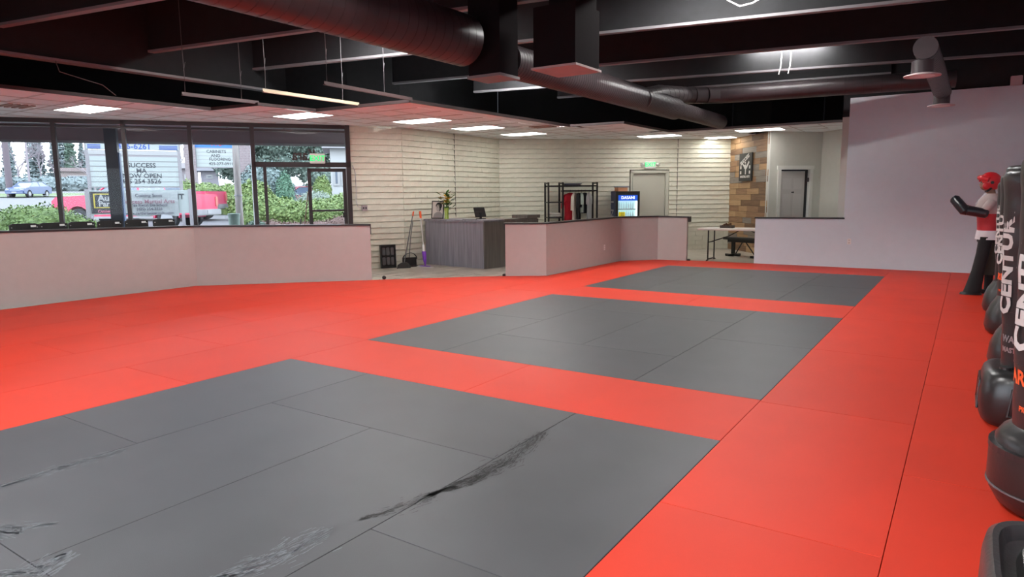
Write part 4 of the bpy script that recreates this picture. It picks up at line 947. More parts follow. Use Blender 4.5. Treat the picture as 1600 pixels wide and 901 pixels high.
# torso
R = [ell(.0, 0, .86, .13, .17, 28, 2.4), ell(.01, 0, .98, .125, .165, 28, 2.4), ell(.015, 0, 1.10, .13, .17, 28, 2.4), ell(.02, 0, 1.20, .14, .19, 28, 2.4)]
obj('red_vest', loft(B(), R), redv, t, smooth=True)
R = [ell(.0, 0, .80, .15, .19, 28, 2.4), ell(.0, 0, .86, .145, .185, 28, 2.4), ell(.0, 0, .93, .137, .178, 28, 2.4)]
obj('white_hem', loft(B(), R), gi, t, smooth=True)
R = [ell(.02, 0, 1.17, .145, .20, 28, 2.4), ell(.025, 0, 1.27, .15, .22, 28, 2.4), ell(.015, 0, 1.36, .13, .225, 28, 2.3), ell(.0, 0, 1.42, .10, .19, 28, 2.2), ell(-.005, 0, 1.455, .07, .09, 28, 2)]
tp = obj('top', loft(B(), R), tan, t, smooth=True)
obj('collar_band', tube(B(), [(.06, -.05, 1.45), (.13, -.01, 1.36), (.165, .02, 1.24)], .016, 8), gi, tp); obj('collar_band', tube(B(), [(.06, .05, 1.45), (.13, .01, 1.36), (.168, .0, 1.30)], .016, 8), gi, tp)
obj('neck', loft(B(), [ell(0, 0, 1.42, .06, .06, 20), ell(.01, 0, 1.50, .055, .055, 20), ell(.03, 0, 1.56, .06, .055, 20)]), skinc, t, smooth=True)
# head: lofted face profile
b = B(); vs = sph(b, Vector((.04, 0, 1.61)), .105, 3, (1, .80, 1.15))
for v in vs:
    x, y, z = v.co
    if x > .07:
        if abs(y) < .022 and 1.565 < z < 1.61: v.co.x += .028*(1-abs(y)/.022)   # nose
        if 1.50 < z < 1.56: v.co.x += .008
        if z < 1.54: v.co.x += .01
hd = obj('head', b, skinc, t, smooth=True)
for s in (-1, 1):
    obj('eye', (lambda bb: (sph(bb, Vector((.132, s*.032, 1.618)), .011, 2), bb)[1])(B()), M['blackp'], hd)
obj('mouth', box(B(), .120, .141, -.022, .022, 1.538, 1.546, None, .003), mat('dummy_lip', (.22, .07, .06), .5), hd)
# headguard shell open at the face
b = B(); vs = sph(b, Vector((.025, 0, 1.625)), .135, 3, (1.02, .90, 1.02))
kill = [f for f in b.faces if (f.calc_center_median().x > .075 and 1.50 < f.calc_center_median().z < 1.645 and abs(f.calc_center_median().y) < .078) or f.calc_center_median().z < 1.515]
bmesh.ops.delete(b, geom=kill, context='FACES'); bmesh.ops.solidify(b, geom=b.faces[:], thickness=.012)
hg = obj('headguard', b, redg, t, smooth=True)
obj('brow_pad', tube(B(), [(.06, -.125, 1.65), (.125, -.08, 1.675), (.152, 0, 1.682), (.125, .08, 1.675), (.06, .125, 1.65)], .036, 12), redg, hg, smooth=True)
for s in (-1, 1):
    obj('cheek_pad', (lambda bb: (sph(bb, Vector((.085, s*.088, 1.565)), .05, 2, (.9, .5, 1.1)), bb)[1])(B()), redg, hg, smooth=True)
    obj('ear_hole', tube(B(), [(.02, s*.118, 1.61), (.02, s*.134, 1.61)], .022, 12), M['blackp'], hg)
for x, z in ((-.03, 1.74), (.05, 1.75), (-.08, 1.69)): obj('vent_hole', (lambda bb: (sph(bb, Vector((x, -.075, z-.02)), .018, 1, (1, .5, 1)), bb)[1])(B()), M['blackp'], hg)
obj('chin_strap', tube(B(), [(.02, -.10, 1.53), (.06, -.05, 1.49), (.07, 0, 1.485), (.06, .05, 1.49), (.02, .10, 1.53)], .014, 8), M['blackp'], hg)
# upper arms of the top and padded forearms
for s in (1, -1): skinned('sleeve', [(.0, s*.20, 1.37), (.05, s*.23, 1.29), (.12, s*.24, 1.21)], [(0, 1), (1, 2)], [.075, .065, .06], tan, t)
pad = mat('black_arm_pad', (.014, .015, .020), .28, spec=.8, bump=.2, bscale=20)
b = B(); tube(b, [(.06, .24, 1.17), (.08, .24, 1.175), (.30, .21, 1.22), (.32, .21, 1.225)], [.045, .066, .070, .05], 20); obj('arm_pad', b, pad, t, smooth=True)
b = B(); tube(b, [(.31, .20, 1.19), (.33, .20, 1.21), (.46, .15, 1.38), (.48, .14, 1.40)], [.05, .072, .068, .045], 20); obj('forearm_pad', b, pad, t, smooth=True)
b = B(); tube(b, [(.05, -.24, 1.17), (.07, -.24, 1.175), (.30, -.2, 1.24), (.32, -.2, 1.245)], [.045, .062, .064, .05], 20); obj('arm_pad', b, pad, t, smooth=True)
obj('elbow_joint', (lambda bb: (sph(bb, Vector((.32, .205, 1.205)), .055, 2), bb)[1])(B()), M['blackp'], t, smooth=True)
# legs
R = [ell(.03, .09, .84, .09, .095, 24, 2.3), ell(.06, .10, .60, .08, .085, 24, 2.3), ell(.10, .11, .35, .08, .085, 24, 2.3), ell(.14, .12, .12, .10, .09, 24, 2.3), ell(.15, .12, .04, .115, .095, 24, 2.3)]
obj('trouser_leg', loft(B(), R), blk, t, smooth=True)
R = [ell(-.04, -.09, .84, .10, .095, 24, 2.3), ell(-.04, -.09, .6, .10, .09, 24, 2.3), ell(-.05, -.09, .40, .105, .09, 24, 2.3), ell(-.07, -.09, .28, .11, .095, 24, 2.3)]
obj('trouser_leg', loft(B(), R), ol, t, smooth=True)
obj('lower_leg', loft(B(), [ell(-.07, -.09, .03, .05, .05, 18), ell(-.07, -.09, .3, .055, .055, 18)]), blk, t, smooth=True)
obj('hips', loft(B(), [ell(0, 0, .76, .12, .17, 24, 2.4), ell(0, 0, .84, .135, .175, 24, 2.4)]), blk, t, smooth=True)
obj('foot', loft(B(), [ell(.17, .12, .0, .14, .06, 20, 2.4), ell(.17, .12, .03, .13, .055, 20, 2.4), ell(.14, .12, .06, .08, .045, 20, 2.4)]), M['blackp'], t, smooth=True)
obj('foot', loft(B(), [ell(-.02, -.09, .0, .14, .06, 20, 2.4), ell(-.02, -.09, .03, .13, .055, 20, 2.4), ell(-.05, -.09, .06, .08, .045, 20, 2.4)]), M['blackp'], t, smooth=True)
mat_in = mat
def mat(name, col, *a, **k):      # outdoor surfaces: colours scaled down to offset the bright sky
    f = .52; col = tuple(c*f for c in col)
    if k.get('col2'): k['col2'] = tuple(c*f for c in k['col2'])
    return mat_in(name, col, *a, **k)
# ================================================================== OUTSIDE
OUT = Vector((-.801, .599, 0))      # outward from the shop front
def outd(p): return OUT.x*p[0]+OUT.y*p[1]
D0 = outd(W1)
def gz(p): return -.06 + max(0, outd(p)-19.5)*.031
def gpt(px, d):     # ground point seen in that direction at distance d ahead
    q = at_depth(px, 330, d); return Vector((q.x, q.y, gz(q)))
M['owhite'] = mat('outdoor_white', (.55, .56, .56), .5); M['osteel'] = mat('outdoor_steel', (.5, .5, .52), .4, metal=.3)
M['soff'] = mat('soffit_panel', (.60, .55, .60), .7); M['fasc'] = mat('brown_fascia', (.42, .32, .35), .6)
# soffit + fascia (local frame of the shop front: y outward)
e = struct_e('trim_1', (*W0, 0), rzw, 'lilac soffit panels and brown fascia over the pavement outside')
for k in range(-2, 11): 
    for j in range(2): obj('soffit_panel', box(B(), k*1.22+.01, k*1.22+1.21, .11+j*1.15, .11+j*1.15+1.13, 3.07, 3.10), M['soff'], e)
obj('fascia', box(B(), -3, Lw+1.2, 2.41, 2.60, 2.70, 3.4), M['fasc'], e)
obj('fascia_strip', box(B(), -3, Lw+1.2, 2.385, 2.41, 2.69, 2.74), M['osteel'], e)
obj('roof_edge', box(B(), -3, Lw+1.0, .1, 2.41, 3.11, 3.4), M['fasc'], e)
q = loc_w(W0, rzw, 0, 0)
t = thing('awning_post', 'dark blue-grey steel post outside the windows under the eaves', 'post', (0, 0, 0), rzw)
pp = at_depth(181, 300, 14.2); t.location = (pp.x, pp.y, -.06)
obj('post', box(B(), -.11, .11, -.11, .11, 0, 3.0), mat('post_paint', (.13, .145, .18), .5), t); obj('blue_edge', box(B(), .11, .135, -.08, .08, 0, 2.5), mat('blue_edge', (.25, .40, .75), .5), t); obj('base_plate', box(B(), -.16, .16, -.16, .16, 0, .03), M['osteel'], t)
# ground
def strip(name, d0, d1, m, z=0, label=None, step=6, x0=-60, x1=60):
    b = B(); vs = []; n = int((d1-d0)/step)+1; along = Vector((.599, .801, 0)); base = Vector((W1[0], W1[1], 0))
    for i in range(n+1):
        d = d0+(d1-d0)*i/n; r_ = []
        for s in (x0, x1):
            p = base+OUT*(d-D0)+along*s; r_.append(b.verts.new((p.x, p.y, gz(p)+z)))
        vs.append(r_)
    for A, Q in zip(vs, vs[1:]): b.faces.new((A[0], A[1], Q[1], Q[0]))
    return struct(name, b, m, label)
asph = mat('pale_asphalt', (.20, .20, .205), .85, noise_amt=.12, scale=3, bump=.2); conc = mat('pavement_concrete', (.36, .36, .35), .85, noise_amt=.06, scale=2); soil = mat('bark_mulch', (.16, .09, .075), .95, col2=(.30, .19, .16), scale=25, bump=.6); grass = mat('verge_grass', (.10, .17, .05), .95, col2=(.18, .26, .08), scale=12)
strip('ground', D0+.06, 150, asph, 0, 'pale asphalt of the car park and street outside', 6, -120, 120)
strip('pavement', D0+.08, D0+3.0, conc, .02, 'concrete pavement outside the windows', 1, -14, 9)
strip('verge', 78, 92, grass, .04, 'grass verge beyond the street', 5, -90, 60)
strip('kerb', 76.8, 78, conc, .14, 'pale kerb beyond the street', 1.3, -90, 60)
struct_e('setting_note') if False else None
# foliage helpers
def leaves(b, c, rad, n, size, rnd, low=-.2):
    for _ in range(n):
        d = Vector((rnd.gauss(0, 1), rnd.gauss(0, 1), rnd.gauss(0, 1))).normalized()
        if d.z < low: d.z = -d.z
        k = 1+.16*noise.noise(d*3+Vector(c))+rnd.uniform(-.10, .05)
        p = Vector((c[0]+d.x*rad[0]*k, c[1]+d.y*rad[1]*k, c[2]+d.z*rad[2]*k))
        t_ = Vector((rnd.uniform(-1, 1), rnd.uniform(-1, 1), rnd.uniform(-.2, 1))).normalized()*size*rnd.uniform(.6, 1.3); s = d.cross(t_).normalized()*size*.35
        b.faces.new([b.verts.new(x) for x in (p-t_*.5, p+s, p+t_*.6, p-s)])
def core(b, c, rad, sub=3):
    vs = sph(b, Vector(c), 1, sub, rad)
    for v in vs:
        d = Vector(((v.co.x-c[0])/rad[0], (v.co.y-c[1])/rad[1], (v.co.z-c[2])/rad[2])); k = .93+.16*noise.noise(d*3+Vector(c)); v.co = Vector((c[0]+d.x*rad[0]*k, c[1]+d.y*rad[1]*k, c[2]+d.z*rad[2]*k))
def leafmat(n, a, c): return mat(n, a, .7, col2=c, scale=6, bump=.4, bscale=20)
lm_bush = leafmat('bush_leaf', (.10, .19, .035), (.24, .36, .09)); lm_dark = leafmat('dark_leaf', (.07, .13, .09), (.16, .25, .18)); lm_jun = leafmat('juniper_leaf', (.15, .26, .06), (.34, .46, .14)); lm_leafy = leafmat('hazy_leaf', (.16, .24, .19), (.30, .40, .33)); lm_far = leafmat('hazy_conifer', (.20, .27, .27), (.33, .40, .40)); bark = mat('tree_bark', (.26, .22, .22), .9, noise_amt=.3, scale=6); twig = mat('hazy_twig', (.42, .37, .40), .9)  # hazy leaf, conifer and twig colours have the distance haze mixed in
def bush(name, lb, blobs, leaf_m, n, size, cat='bush', seed=1, grp=None):
    c0 = Vector(blobs[0][0]); p = Vector((c0.x, c0.y, gz(c0))); t = thing(name, lb, cat, p, 0, grp); rnd = random.Random(seed)
    b = B(); tot = sum(r[0]*r[2] for _, r in blobs)
    for c, r in blobs:
        cc = Vector(c)-Vector((p.x, p.y, 0)); cc.z = gz(c)+c[2]-p.z
        core(b, cc, r); leaves(b, cc, r, int(n*r[0]*r[2]/tot), size, rnd)
    obj('foliage', b, leaf_m, t, kind='stuff'); obj('stem', tube(B(), [(0, 0, -.05), (0, 0, .3)], .05, 8), bark, t)
    return t
def P(px, d, z=0): q = gpt(px, d); return (q.x, q.y, z)
bush('round_bush', 'large round clipped green bush outside the two leftmost windows', [(P(60, 19.3, .35), (1.15, 1.3, .95)), (P(118, 19.6, .30), (.75, .8, .62)), (P(5, 19.5, .3), (.9, .9, .8))], lm_bush, 9000, .075)
bush('small_bush', 'small low green bush just above the partition corner', [(P(345, 19.5, .25), (.52, .5, .42))], lm_bush, 2500, .06, seed=2)
bush('hedge', 'wide pale green juniper hedge behind the red truck tailgate', [(P(290, 39, .6), (1.5, .9, 1.2)), (P(325, 38, .6), (1.6, .9, 1.1)), (P(365, 38, .5), (1.3, .9, 1.2)), (P(265, 41, .8), (1.6, 1, 1.1)), (P(388, 33, .5), (.9, .9, 1.0))], lm_jun, 9000, .14, 'hedge', 3)
bush('hedge', 'sprawling yellow-green juniper hedge seen through the entrance glass', [(P(412, 25, .5), (.9, .9, .95)), (P(440, 25, .5), (1, .9, .8)), (P(470, 25, .45), (1, .9, .72)), (P(505, 25, .5), (1, .9, .78)), (P(540, 25.5, .6), (1.0, .9, .85)), (P(400, 26, .75), (.7, .8, 1.2))], lm_jun, 14000, .11, 'hedge', 4)
bush('mulch_bank', 'brown leafy mulch bank below the hedge', [(P(420, 22.8, .1), (1.2, .6, .55)), (P(460, 22.8, .1), (1.2, .6, .5)), (P(500, 22.8, .1), (1.2, .6, .55)), (P(535, 22.8, .1), (1.1, .6, .7))], soil, 5000, .06, 'mulch', 5)
bush('potted_shrub', 'green shrub beside the wooden pole left of the entrance', [(P(400, 20.5, .3), (.34, .34, .5))], lm_dark, 1500, .06, seed=6)
bush('blue_bush', 'tall blue-green rounded bush behind the entrance hedge', [(P(412, 33, 1.1), (1.4, 1, 1.6)), (P(432, 34, .9), (1.1, 1, 1.4))], leafmat('bluegreen_leaf', (.16, .24, .23), (.30, .40, .38)), 4500, .13, seed=7)
bush('conical_shrub', 'narrow dark green conical shrub, left of the red car', [(P(447, 32, .9), (.42, .42, 1.35))], leafmat('cone_leaf', (.09, .22, .14), (.18, .36, .22)), 1800, .09, 'shrub', 8)
bush('conical_shrub', 'rounded yellow-green column shrub right of the red car', [(P(505, 36, .9), (.5, .5, 1.15))], lm_jun, 1800, .10, 'shrub', 9)
bush('mound_bush', 'pale green mound bush in front of the red car', [(P(493, 30, .5), (1.1, .8, .95))], leafmat('palegreen_leaf', (.26, .34, .26), (.38, .46, .36)), 2500, .08, seed=10)
def tree(name, lb, px, d, h, crown, leaf_m, n, size, seed, grp=None, cat='tree'):
    p = gpt(px, d); t = thing(name, lb, cat, p, 0, grp); rnd = random.Random(seed)
    obj('trunk', tube(B(), [(0, 0, -.1), (.05, 0, h*.45), (0, .1, h*.8)], [h*.022, h*.016, h*.006], 8), bark, t)
    b = B()
    if crown == 'cone':
        for k in range(16):
            z = h*(.12+.86*k/16); r = h*.17*(1-k/16.5)*rnd.uniform(.8, 1.15)
            for a in range(9):
                an = a*2*PI/9+k; e_ = Vector((math.cos(an)*r, math.sin(an)*r, z-h*.02)); c = Vector((0, 0, z+h*.03))
                s = Vector((-math.sin(an), math.cos(an), 0))*r*.32
                b.faces.new([b.verts.new(x) for x in (c, e_*.6+c*.4+s-Vector((0, 0, h*.012)), e_, e_*.6+c*.4-s-Vector((0, 0, h*.012)))])
            leaves(b, (0, 0, z), (r*.8, r*.8, h*.035), n//16, size, rnd, -1)
    else:
        for k in range(7):
            c = (rnd.uniform(-.22, .22)*h, rnd.uniform(-.15, .15)*h, h*rnd.uniform(.22, .8)); r = (h*.24, h*.24, h*.17); core(b, c, tuple(x*.8 for x in r), 2); leaves(b, c, r, n//7, size, rnd, -1)
    obj('foliage', b, leaf_m, t, kind='stuff'); return t
def bare(lb, px, d, h, seed):
    p = gpt(px, d); t = thing('bare_tree', lb, 'tree', p, 0, 'bare trees beyond the street'); rnd = random.Random(seed); b = B()
    def br(p0, dr, l, r, k):
        p1 = p0+dr*l; tube(b, [p0, p1], [r, r*.65], 5, False)
        if k:
            for _ in range(3 if k > 2 else 4):
                d2 = (dr+Vector((rnd.uniform(-.8, .8), rnd.uniform(-.8, .8), rnd.uniform(-.1, .5)))).normalized(); br(p1 if rnd.random() < .5 else p0.lerp(p1, rnd.uniform(.4, 1)), d2, l*rnd.uniform(.55, .8), r*.55, k-1)
    br(Vector((0, 0, -.1)), Vector((0, 0, 1)), h*.3, h*.016, 5); obj('branches', b, twig, t, kind='stuff'); return t
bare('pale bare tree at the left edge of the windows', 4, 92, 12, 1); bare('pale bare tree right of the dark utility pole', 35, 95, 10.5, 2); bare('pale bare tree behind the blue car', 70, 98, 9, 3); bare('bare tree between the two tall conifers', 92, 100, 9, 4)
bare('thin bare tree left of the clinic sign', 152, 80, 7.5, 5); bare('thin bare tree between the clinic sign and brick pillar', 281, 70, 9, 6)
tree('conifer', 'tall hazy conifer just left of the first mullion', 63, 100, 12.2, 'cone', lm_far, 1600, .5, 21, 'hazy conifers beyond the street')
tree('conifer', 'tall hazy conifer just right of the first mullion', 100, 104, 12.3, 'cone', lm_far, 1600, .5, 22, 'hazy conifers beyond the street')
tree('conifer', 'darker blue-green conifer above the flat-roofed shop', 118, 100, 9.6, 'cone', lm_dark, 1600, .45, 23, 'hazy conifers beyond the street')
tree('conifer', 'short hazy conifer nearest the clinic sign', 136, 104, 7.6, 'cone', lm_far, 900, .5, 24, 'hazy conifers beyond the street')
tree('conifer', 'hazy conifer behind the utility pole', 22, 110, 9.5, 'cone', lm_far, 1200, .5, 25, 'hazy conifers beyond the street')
for px, h, lb, s, d in ((405, 6.4, 'tall leafy evergreen tree at the left of the transom', 31, 48), (452, 6.0, 'leafy evergreen tree behind the window lettering', 32, 55), (500, 5.8, 'dark leafy evergreen tree above the exit sign', 33, 50), (425, 4.4, 'lower leafy tree between the two evergreens', 34, 56)):
    tree('leafy_tree', lb, px, d, h, 'round', lm_leafy, 6000, .24, s, 'leafy trees behind the car park')
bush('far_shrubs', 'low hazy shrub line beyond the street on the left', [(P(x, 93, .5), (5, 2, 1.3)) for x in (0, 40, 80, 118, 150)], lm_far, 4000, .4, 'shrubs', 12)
bush('far_shrubs', 'low green shrub line in front of the grey shed', [(P(x, 50, .4), (1.6, 1, .8)) for x in (285, 310, 335, 360)], lm_bush, 3000, .2, 'shrubs', 13)
# poles
def pole(lb, px, d, h, r, m, cat='pole', lean=0):
    t = thing('utility_pole', lb, cat, gpt(px, d)); obj('pole', tube(B(), [(0, 0, -.1), (lean*.5, 0, h*.5), (lean, 0, h)], [r, r*.9, r*.75], 12), m, t, smooth=True); return t
t = pole('dark wooden utility pole at the far left beyond the car park', 19, 66, 10, .30, mat('dark_pole', (.20, .16, .18), .8)); obj('cross_arm', box(B(), -1, 1, -.06, .06, 8.6, 8.75), bark, t)
t = pole('thin pale pole behind the blue car', 51, 90, 11, .14, twig); obj('lamp_arm', box(B(), -1.2, .05, -.04, .04, 10.6, 10.7), twig, t)
t = pole('weathered peeling wooden pole left of the glass entrance', 374, 17.6, 3.4, .095, mat('peeling_wood', (.40, .34, .31), .9, col2=(.72, .68, .64), scale=5, stretch=(3, 3, .4), bump=.5)); obj('metal_band', tube(B(), [(0, 0, 1.6), (0, 0, 1.64)], .10, 12), M['osteel'], t)
t = pole('white square post seen through the sidelight glass', 400, 19.0, 3.2, .07, M['owhite'], 'post'); obj('cap', box(B(), -.1, .1, -.1, .1, 3.18, 3.24), M['owhite'], t)
q = gpt(365, 17.2); t = thing('planter', 'tapered pale green planter at the foot of the peeling pole', 'planter', q); obj('pot', loft(B(), [ell(0, 0, 0, .08, .08, 20), ell(0, 0, .45, .11, .11, 20), ell(0, 0, 1.15, .14, .14, 20)]), mat('palegreen_pot', (.30, .42, .36), .6), t, smooth=True); obj('rim', tube(B(), [(0, 0, 1.12), (0, 0, 1.17)], .15, 20), mat('pot_rim', (.28, .40, .34), .6), t)
# facing rotation helper: signs face the camera side
def face(p): return math.atan2(-p.x, p.y)      # local -y looks toward the shop
def sign_frame(name, lb, cat, px, d): p = gpt(px, d); return thing(name, lb, cat, p, math.atan2(p.y, p.x)-PI/2+0*face(p))
zpx = lambda py, px, d: at_depth(px, py, d).z
blue = mat('sign_blue', (.06, .14, .55), .5); wsign = mat('sign_white', (.55, .62, .60), .5); sgrey = mat('sign_letter', (.05, .055, .07), .6); silver = mat('sign_frame_grey', (.42, .40, .42), .5)
d = 24; p = gpt(217, d); g0 = p.z; k_ = d/FOC*1.22
S = lambda px0, px1, dd=24: (px1-px0)*dd/FOC*1.15
t = sign_frame('roadside_sign', 'tall white reader-board sign reading success now open, under a blue clinic panel', 'sign', 217, d)
hw = S(0, 54); Z = lambda py, px=217, dd=24: zpx(py, px, dd)-g0
for s in (-1, 1): obj('post', box(B(), s*hw-.05, s*hw+.05, -.08, .08, 0, Z(205)), silver, t)
bp = obj('blue_panel', box(B(), -hw, hw, -.1, .1, Z(234), Z(205)), wsign, t)
obj('blue_band', box(B(), -hw+.04, hw-.04, -.115, -.1, Z(224.5), Z(206)), blue, t)
for z in (Z(227.5), Z(230), Z(232.3)): 
    obj('blue_stripe', box(B(), -hw+.04, -hw+.42, -.112, -.1, z-.015, z+.015), blue, t); obj('blue_stripe', box(B(), hw-.62, hw-.04, -.112, -.1, z-.015, z+.015), blue, t)
text('lettering', 'CLINIC', .34, wsign, t, (.12, -.12, Z(219.5)), (PI/2, 0, 0), off=.008); text('lettering', '426-6261', .27, blue, t, (.02, -.105, Z(229)), (PI/2, 0, 0), off=.004)
obj('middle_panel', box(B(), -hw, hw, -.09, .09, Z(243), Z(235)), silver, t); obj('middle_face', box(B(), -hw+.05, hw-.05, -.10, -.09, Z(242), Z(236)), M['owhite'], t)
obj('board_frame', box(B(), -hw, hw, -.09, .09, Z(293), Z(243)), silver, t)
nrow = 6; z0, z1 = Z(292), Z(244.5)
for r in range(nrow): obj('board_row', box(B(), -hw+.07, hw-.07, -.105, -.09, z0+(z1-z0)*r/nrow+.012, z0+(z1-z0)*(r+1)/nrow-.012), wsign, t)
for s, py, x in (('SUCCESS', 258.5, .20), ('MA', 267, .18), ('NOW OPEN', 275, .20), ('425 254 3526', 283.5, .16)): text('lettering', s, .22, sgrey, t, (x, -.108, Z(py)), (PI/2, 0, 0), off=.004)
# banner frame
d = 21.3; p = gpt(221, d); g0 = p.z
t = sign_frame('banner_frame', 'low framed sign board carrying a white cloth banner, before the red truck', 'sign', 221, d); hw = S(0, 61, d); Z2 = lambda py: zpx(py, 221, d)-g0
for s in (-1, 1): obj('post', box(B(), s*hw-.055, s*hw+.055, -.06, .06, 0, Z2(295)), silver, t)
obj('board', box(B(), -hw+.05, hw-.05, -.04, .04, Z2(334), Z2(297)), wsign, t); obj('dark_panel', box(B(), -hw+.08, -hw+.72, -.055, -.04, Z2(332), Z2(299)), mat('sign_dark', (.07, .07, .08), .5), t)
obj('yellow_panel', box(B(), -hw+.16, -hw+.66, -.065, -.055, Z2(324), Z2(302)), mat('sign_yellow', (.75, .62, .12), .5), t); obj('black_square', box(B(), -hw+.2, -hw+.66, -.07, -.065, Z2(322.5), Z2(303.5)), sgrey, t)
text('lettering', 'Au', .26, M['owhite'], t, (-hw+.43, -.075, Z2(309)), (PI/2, 0, 0), off=.01); text('lettering', 'Par', .22, M['owhite'], t, (-hw+.43, -.075, Z2(318)), (PI/2, 0, 0), off=.008)
text('lettering', 'Center', .12, mat('pink_letter', (.7, .2, .3), .6), t, (-hw+.42, -.075, Z2(329)), (PI/2, 0, 0), off=.004); text('lettering', 'IT', .24, sgrey, t, (hw-.28, -.05, Z2(308)), (PI/2, 0, 0), off=.006)
bt = thing('cloth_banner', 'white cloth banner with grey lettering tied to the low sign frame', 'banner', t.location, t.rotation_euler.z); bt.location = Vector(t.location)
cl_m = mat('banner_cloth', (.88, .94, .94), .8); b = B(); n = 16; x0, x1 = -hw+.78, hw-.36; R = []
for i in range(n+1):
    x = x0+(x1-x0)*i/n; sag = .0+.05*math.sin(i*1.1); R.append([Vector((x, -.085-.012*math.sin(i*1.7), Z2(337)+.03*math.sin(i*.7))), Vector((x, -.10-.014*math.sin(i*1.3+1), Z2(317))), Vector((x, -.085, Z2(298.5)-.04*math.sin(PI*i/n)))])
loft(b, R, closed=False); bmesh.ops.solidify(b, geom=b.faces[:], thickness=.004); obj('cloth', b, cl_m, bt)
lg = mat('banner_letter', (.12, .11, .15), .7); lr = mat('banner_letter_red', (.42, .22, .27), .7); xm = (x0+x1)/2
for s, sz, py, m_ in (('Coming Soon', .135, 305.5, lg), ('Success Martial Arts', .175, 315, lr), ('Tae Kwon Do School', .115, 320.5, lg), ('(425) 254-3526', .115, 326.5, lg), ('www.centertaekwondo.com', .115, 333, lg)): text('lettering', s, sz, m_, bt, (xm+.02, -.125, Z2(py)), (PI/2, 0, 0), off=.002)
# second sign: brick pillars + panel
brm = mat('pillar_brick', (.40, .33, .34), .9, noise_amt=.2, scale=12, bump=.4); mort = mat('pillar_mortar', (.55, .52, .53), .9)
d = 45; p = gpt(348, d); g0 = p.z
t = sign_frame('pillar_sign', 'second reader-board sign between two pale brick pillars', 'sign', 348, d); Z3 = lambda py: zpx(py, 348, d)-g0; sx_ = lambda px: (px-348)*d/FOC*1.17
for a, c in ((307, 320), (373, 392)):
    A, C_ = sx_(a), sx_(c); obj('pillar', box(B(), A, C_, -.35, .35, 0, Z3(205)), mort, t); b = B(); z = 0; r = 0
    while z < Z3(205)-.1:
        w_ = (C_-A)/2
        for q_ in range(2): box(b, A+q_*w_+.008-(.0), A+(q_+1)*w_-.008, -.365, -.35, z+.01, z+.095)
        z += .105; r += 1
    obj('brick_facing', b, brm, t, kind='stuff')
obj('blue_panel', box(B(), sx_(320), sx_(372), -.1, .1, Z3(231), Z3(213)), mat('sign_skyblue', (.05, .25, .72), .5), t); text('lettering', 'A S', .45, mat('sign_red', (.55, .08, .15), .5), t, (sx_(346), -.11, Z3(224.5)), (PI/2, 0, 0), off=.01)
obj('board_frame', box(B(), sx_(320), sx_(372), -.1, .1, Z3(262), Z3(231)), silver, t)
for r in range(5): z0, z1 = Z3(261), Z3(232.5); obj('board_row', box(B(), sx_(321), sx_(371), -.112, -.1, z0+(z1-z0)*r/5+.012, z0+(z1-z0)*(r+1)/5-.012), wsign, t)
for s, py, x in (('CABINETS', 237, -2), ('AND', 243.5, -3), ('FLOORING', 249, 2), ('425-277-0911', 256, 3)): text('lettering', s, .26, sgrey, t, (sx_(347+x), -.115, Z3(py)), (PI/2, 0, 0), off=.004)
# buildings
def building(lb, px0, px1, d, ytop, ybot, col, roof, wins=(), dep=6):
    pc = gpt((px0+px1)/2, d); t = thing('building', lb, 'building', pc, math.atan2(pc.y, pc.x)-PI/2); z = lambda py: zpx(py, (px0+px1)/2, d)-pc.z; hw = (px1-px0)/2*d/FOC*1.2
    obj('wall', box(B(), -hw, hw, 0, dep, min(0, z(ybot)), z(ytop)), mat('far_wall', col, .8), t); obj('roof', box(B(), -hw-.4, hw+.4, -.5, dep+.4, z(ytop), z(ytop)+.5), mat('far_roof', roof, .8), t)
    for f, y0, y1, wd in wins:
        w_ = obj('window', box(B(), -hw+2*hw*f, -hw+2*hw*f+wd, -.06, .0, z(y1), z(y0)), M['owhite'], t); obj('pane', box(B(), -hw+2*hw*f+.12, -hw+2*hw*f+wd-.12, -.09, -.06, z(y1)+.12, z(y0)-.12), mat('far_glass', (.18, .22, .28), .2), w_)
    return t
building('long low beige shop with a brown flat roof beyond the street', 108, 160, 96, 268, 297, (.45, .37, .35), (.36, .28, .27), ((.2, 274, 287, 1.4), (.42, 274, 287, 1.4), (.66, 274, 293, 1.6)))
building('flat-roofed pinkish-grey building right of the clinic sign', 266, 307, 62, 263, 286, (.42, .37, .39), (.55, .52, .53), ((.2, 272, 280, 1.0), (.6, 272, 280, 1.0)))
building('small grey shed with vertical boards behind the hedge', 321, 342, 56, 267, 288, (.40, .38, .43), (.50, .50, .55), ((.3, 273, 279, .5),), 3)
building('white building at the right end of the entrance glass', 523, 552, 38, 232, 305, (.66, .68, .68), (.5, .5, .52), ((.10, 262, 290, .35), (.45, 262, 290, .35)), 4)
# vehicles
tyre = mat('tyre', (.045, .045, .05), .8); rim = mat('wheel_rim', (.5, .52, .56), .3, metal=.6); vg = mat('vehicle_glass', (.16, .22, .30), .12, spec=.9)
def wheels(t, xs, hw, r):
    for x in xs:
        for s in (-1, 1):
            w_ = obj('wheel', tube(B(), [(x, s*(hw-.24), r), (x, s*hw, r)], r, 24), tyre, t); obj('rim', tube(B(), [(x, s*(hw-.02), r), (x, s*(hw+.015), r)], r*.62, 10), rim, w_)
def side(b, prof, hw, ins=0): 
    A = [b.verts.new((x, -hw, z)) for x, z in prof]; Q = [b.verts.new((x, hw, z)) for x, z in prof]; n = len(prof)
    for k in range(n): b.faces.new((A[k], A[(k+1) % n], Q[(k+1) % n], Q[k]))
    b.faces.new(A[::-1]); b.faces.new(Q)
def arch(xc, r, z0, n=8): return [(xc+r*math.cos(PI*k/n), z0+r*math.sin(PI*k/n)) for k in range(n+1)]
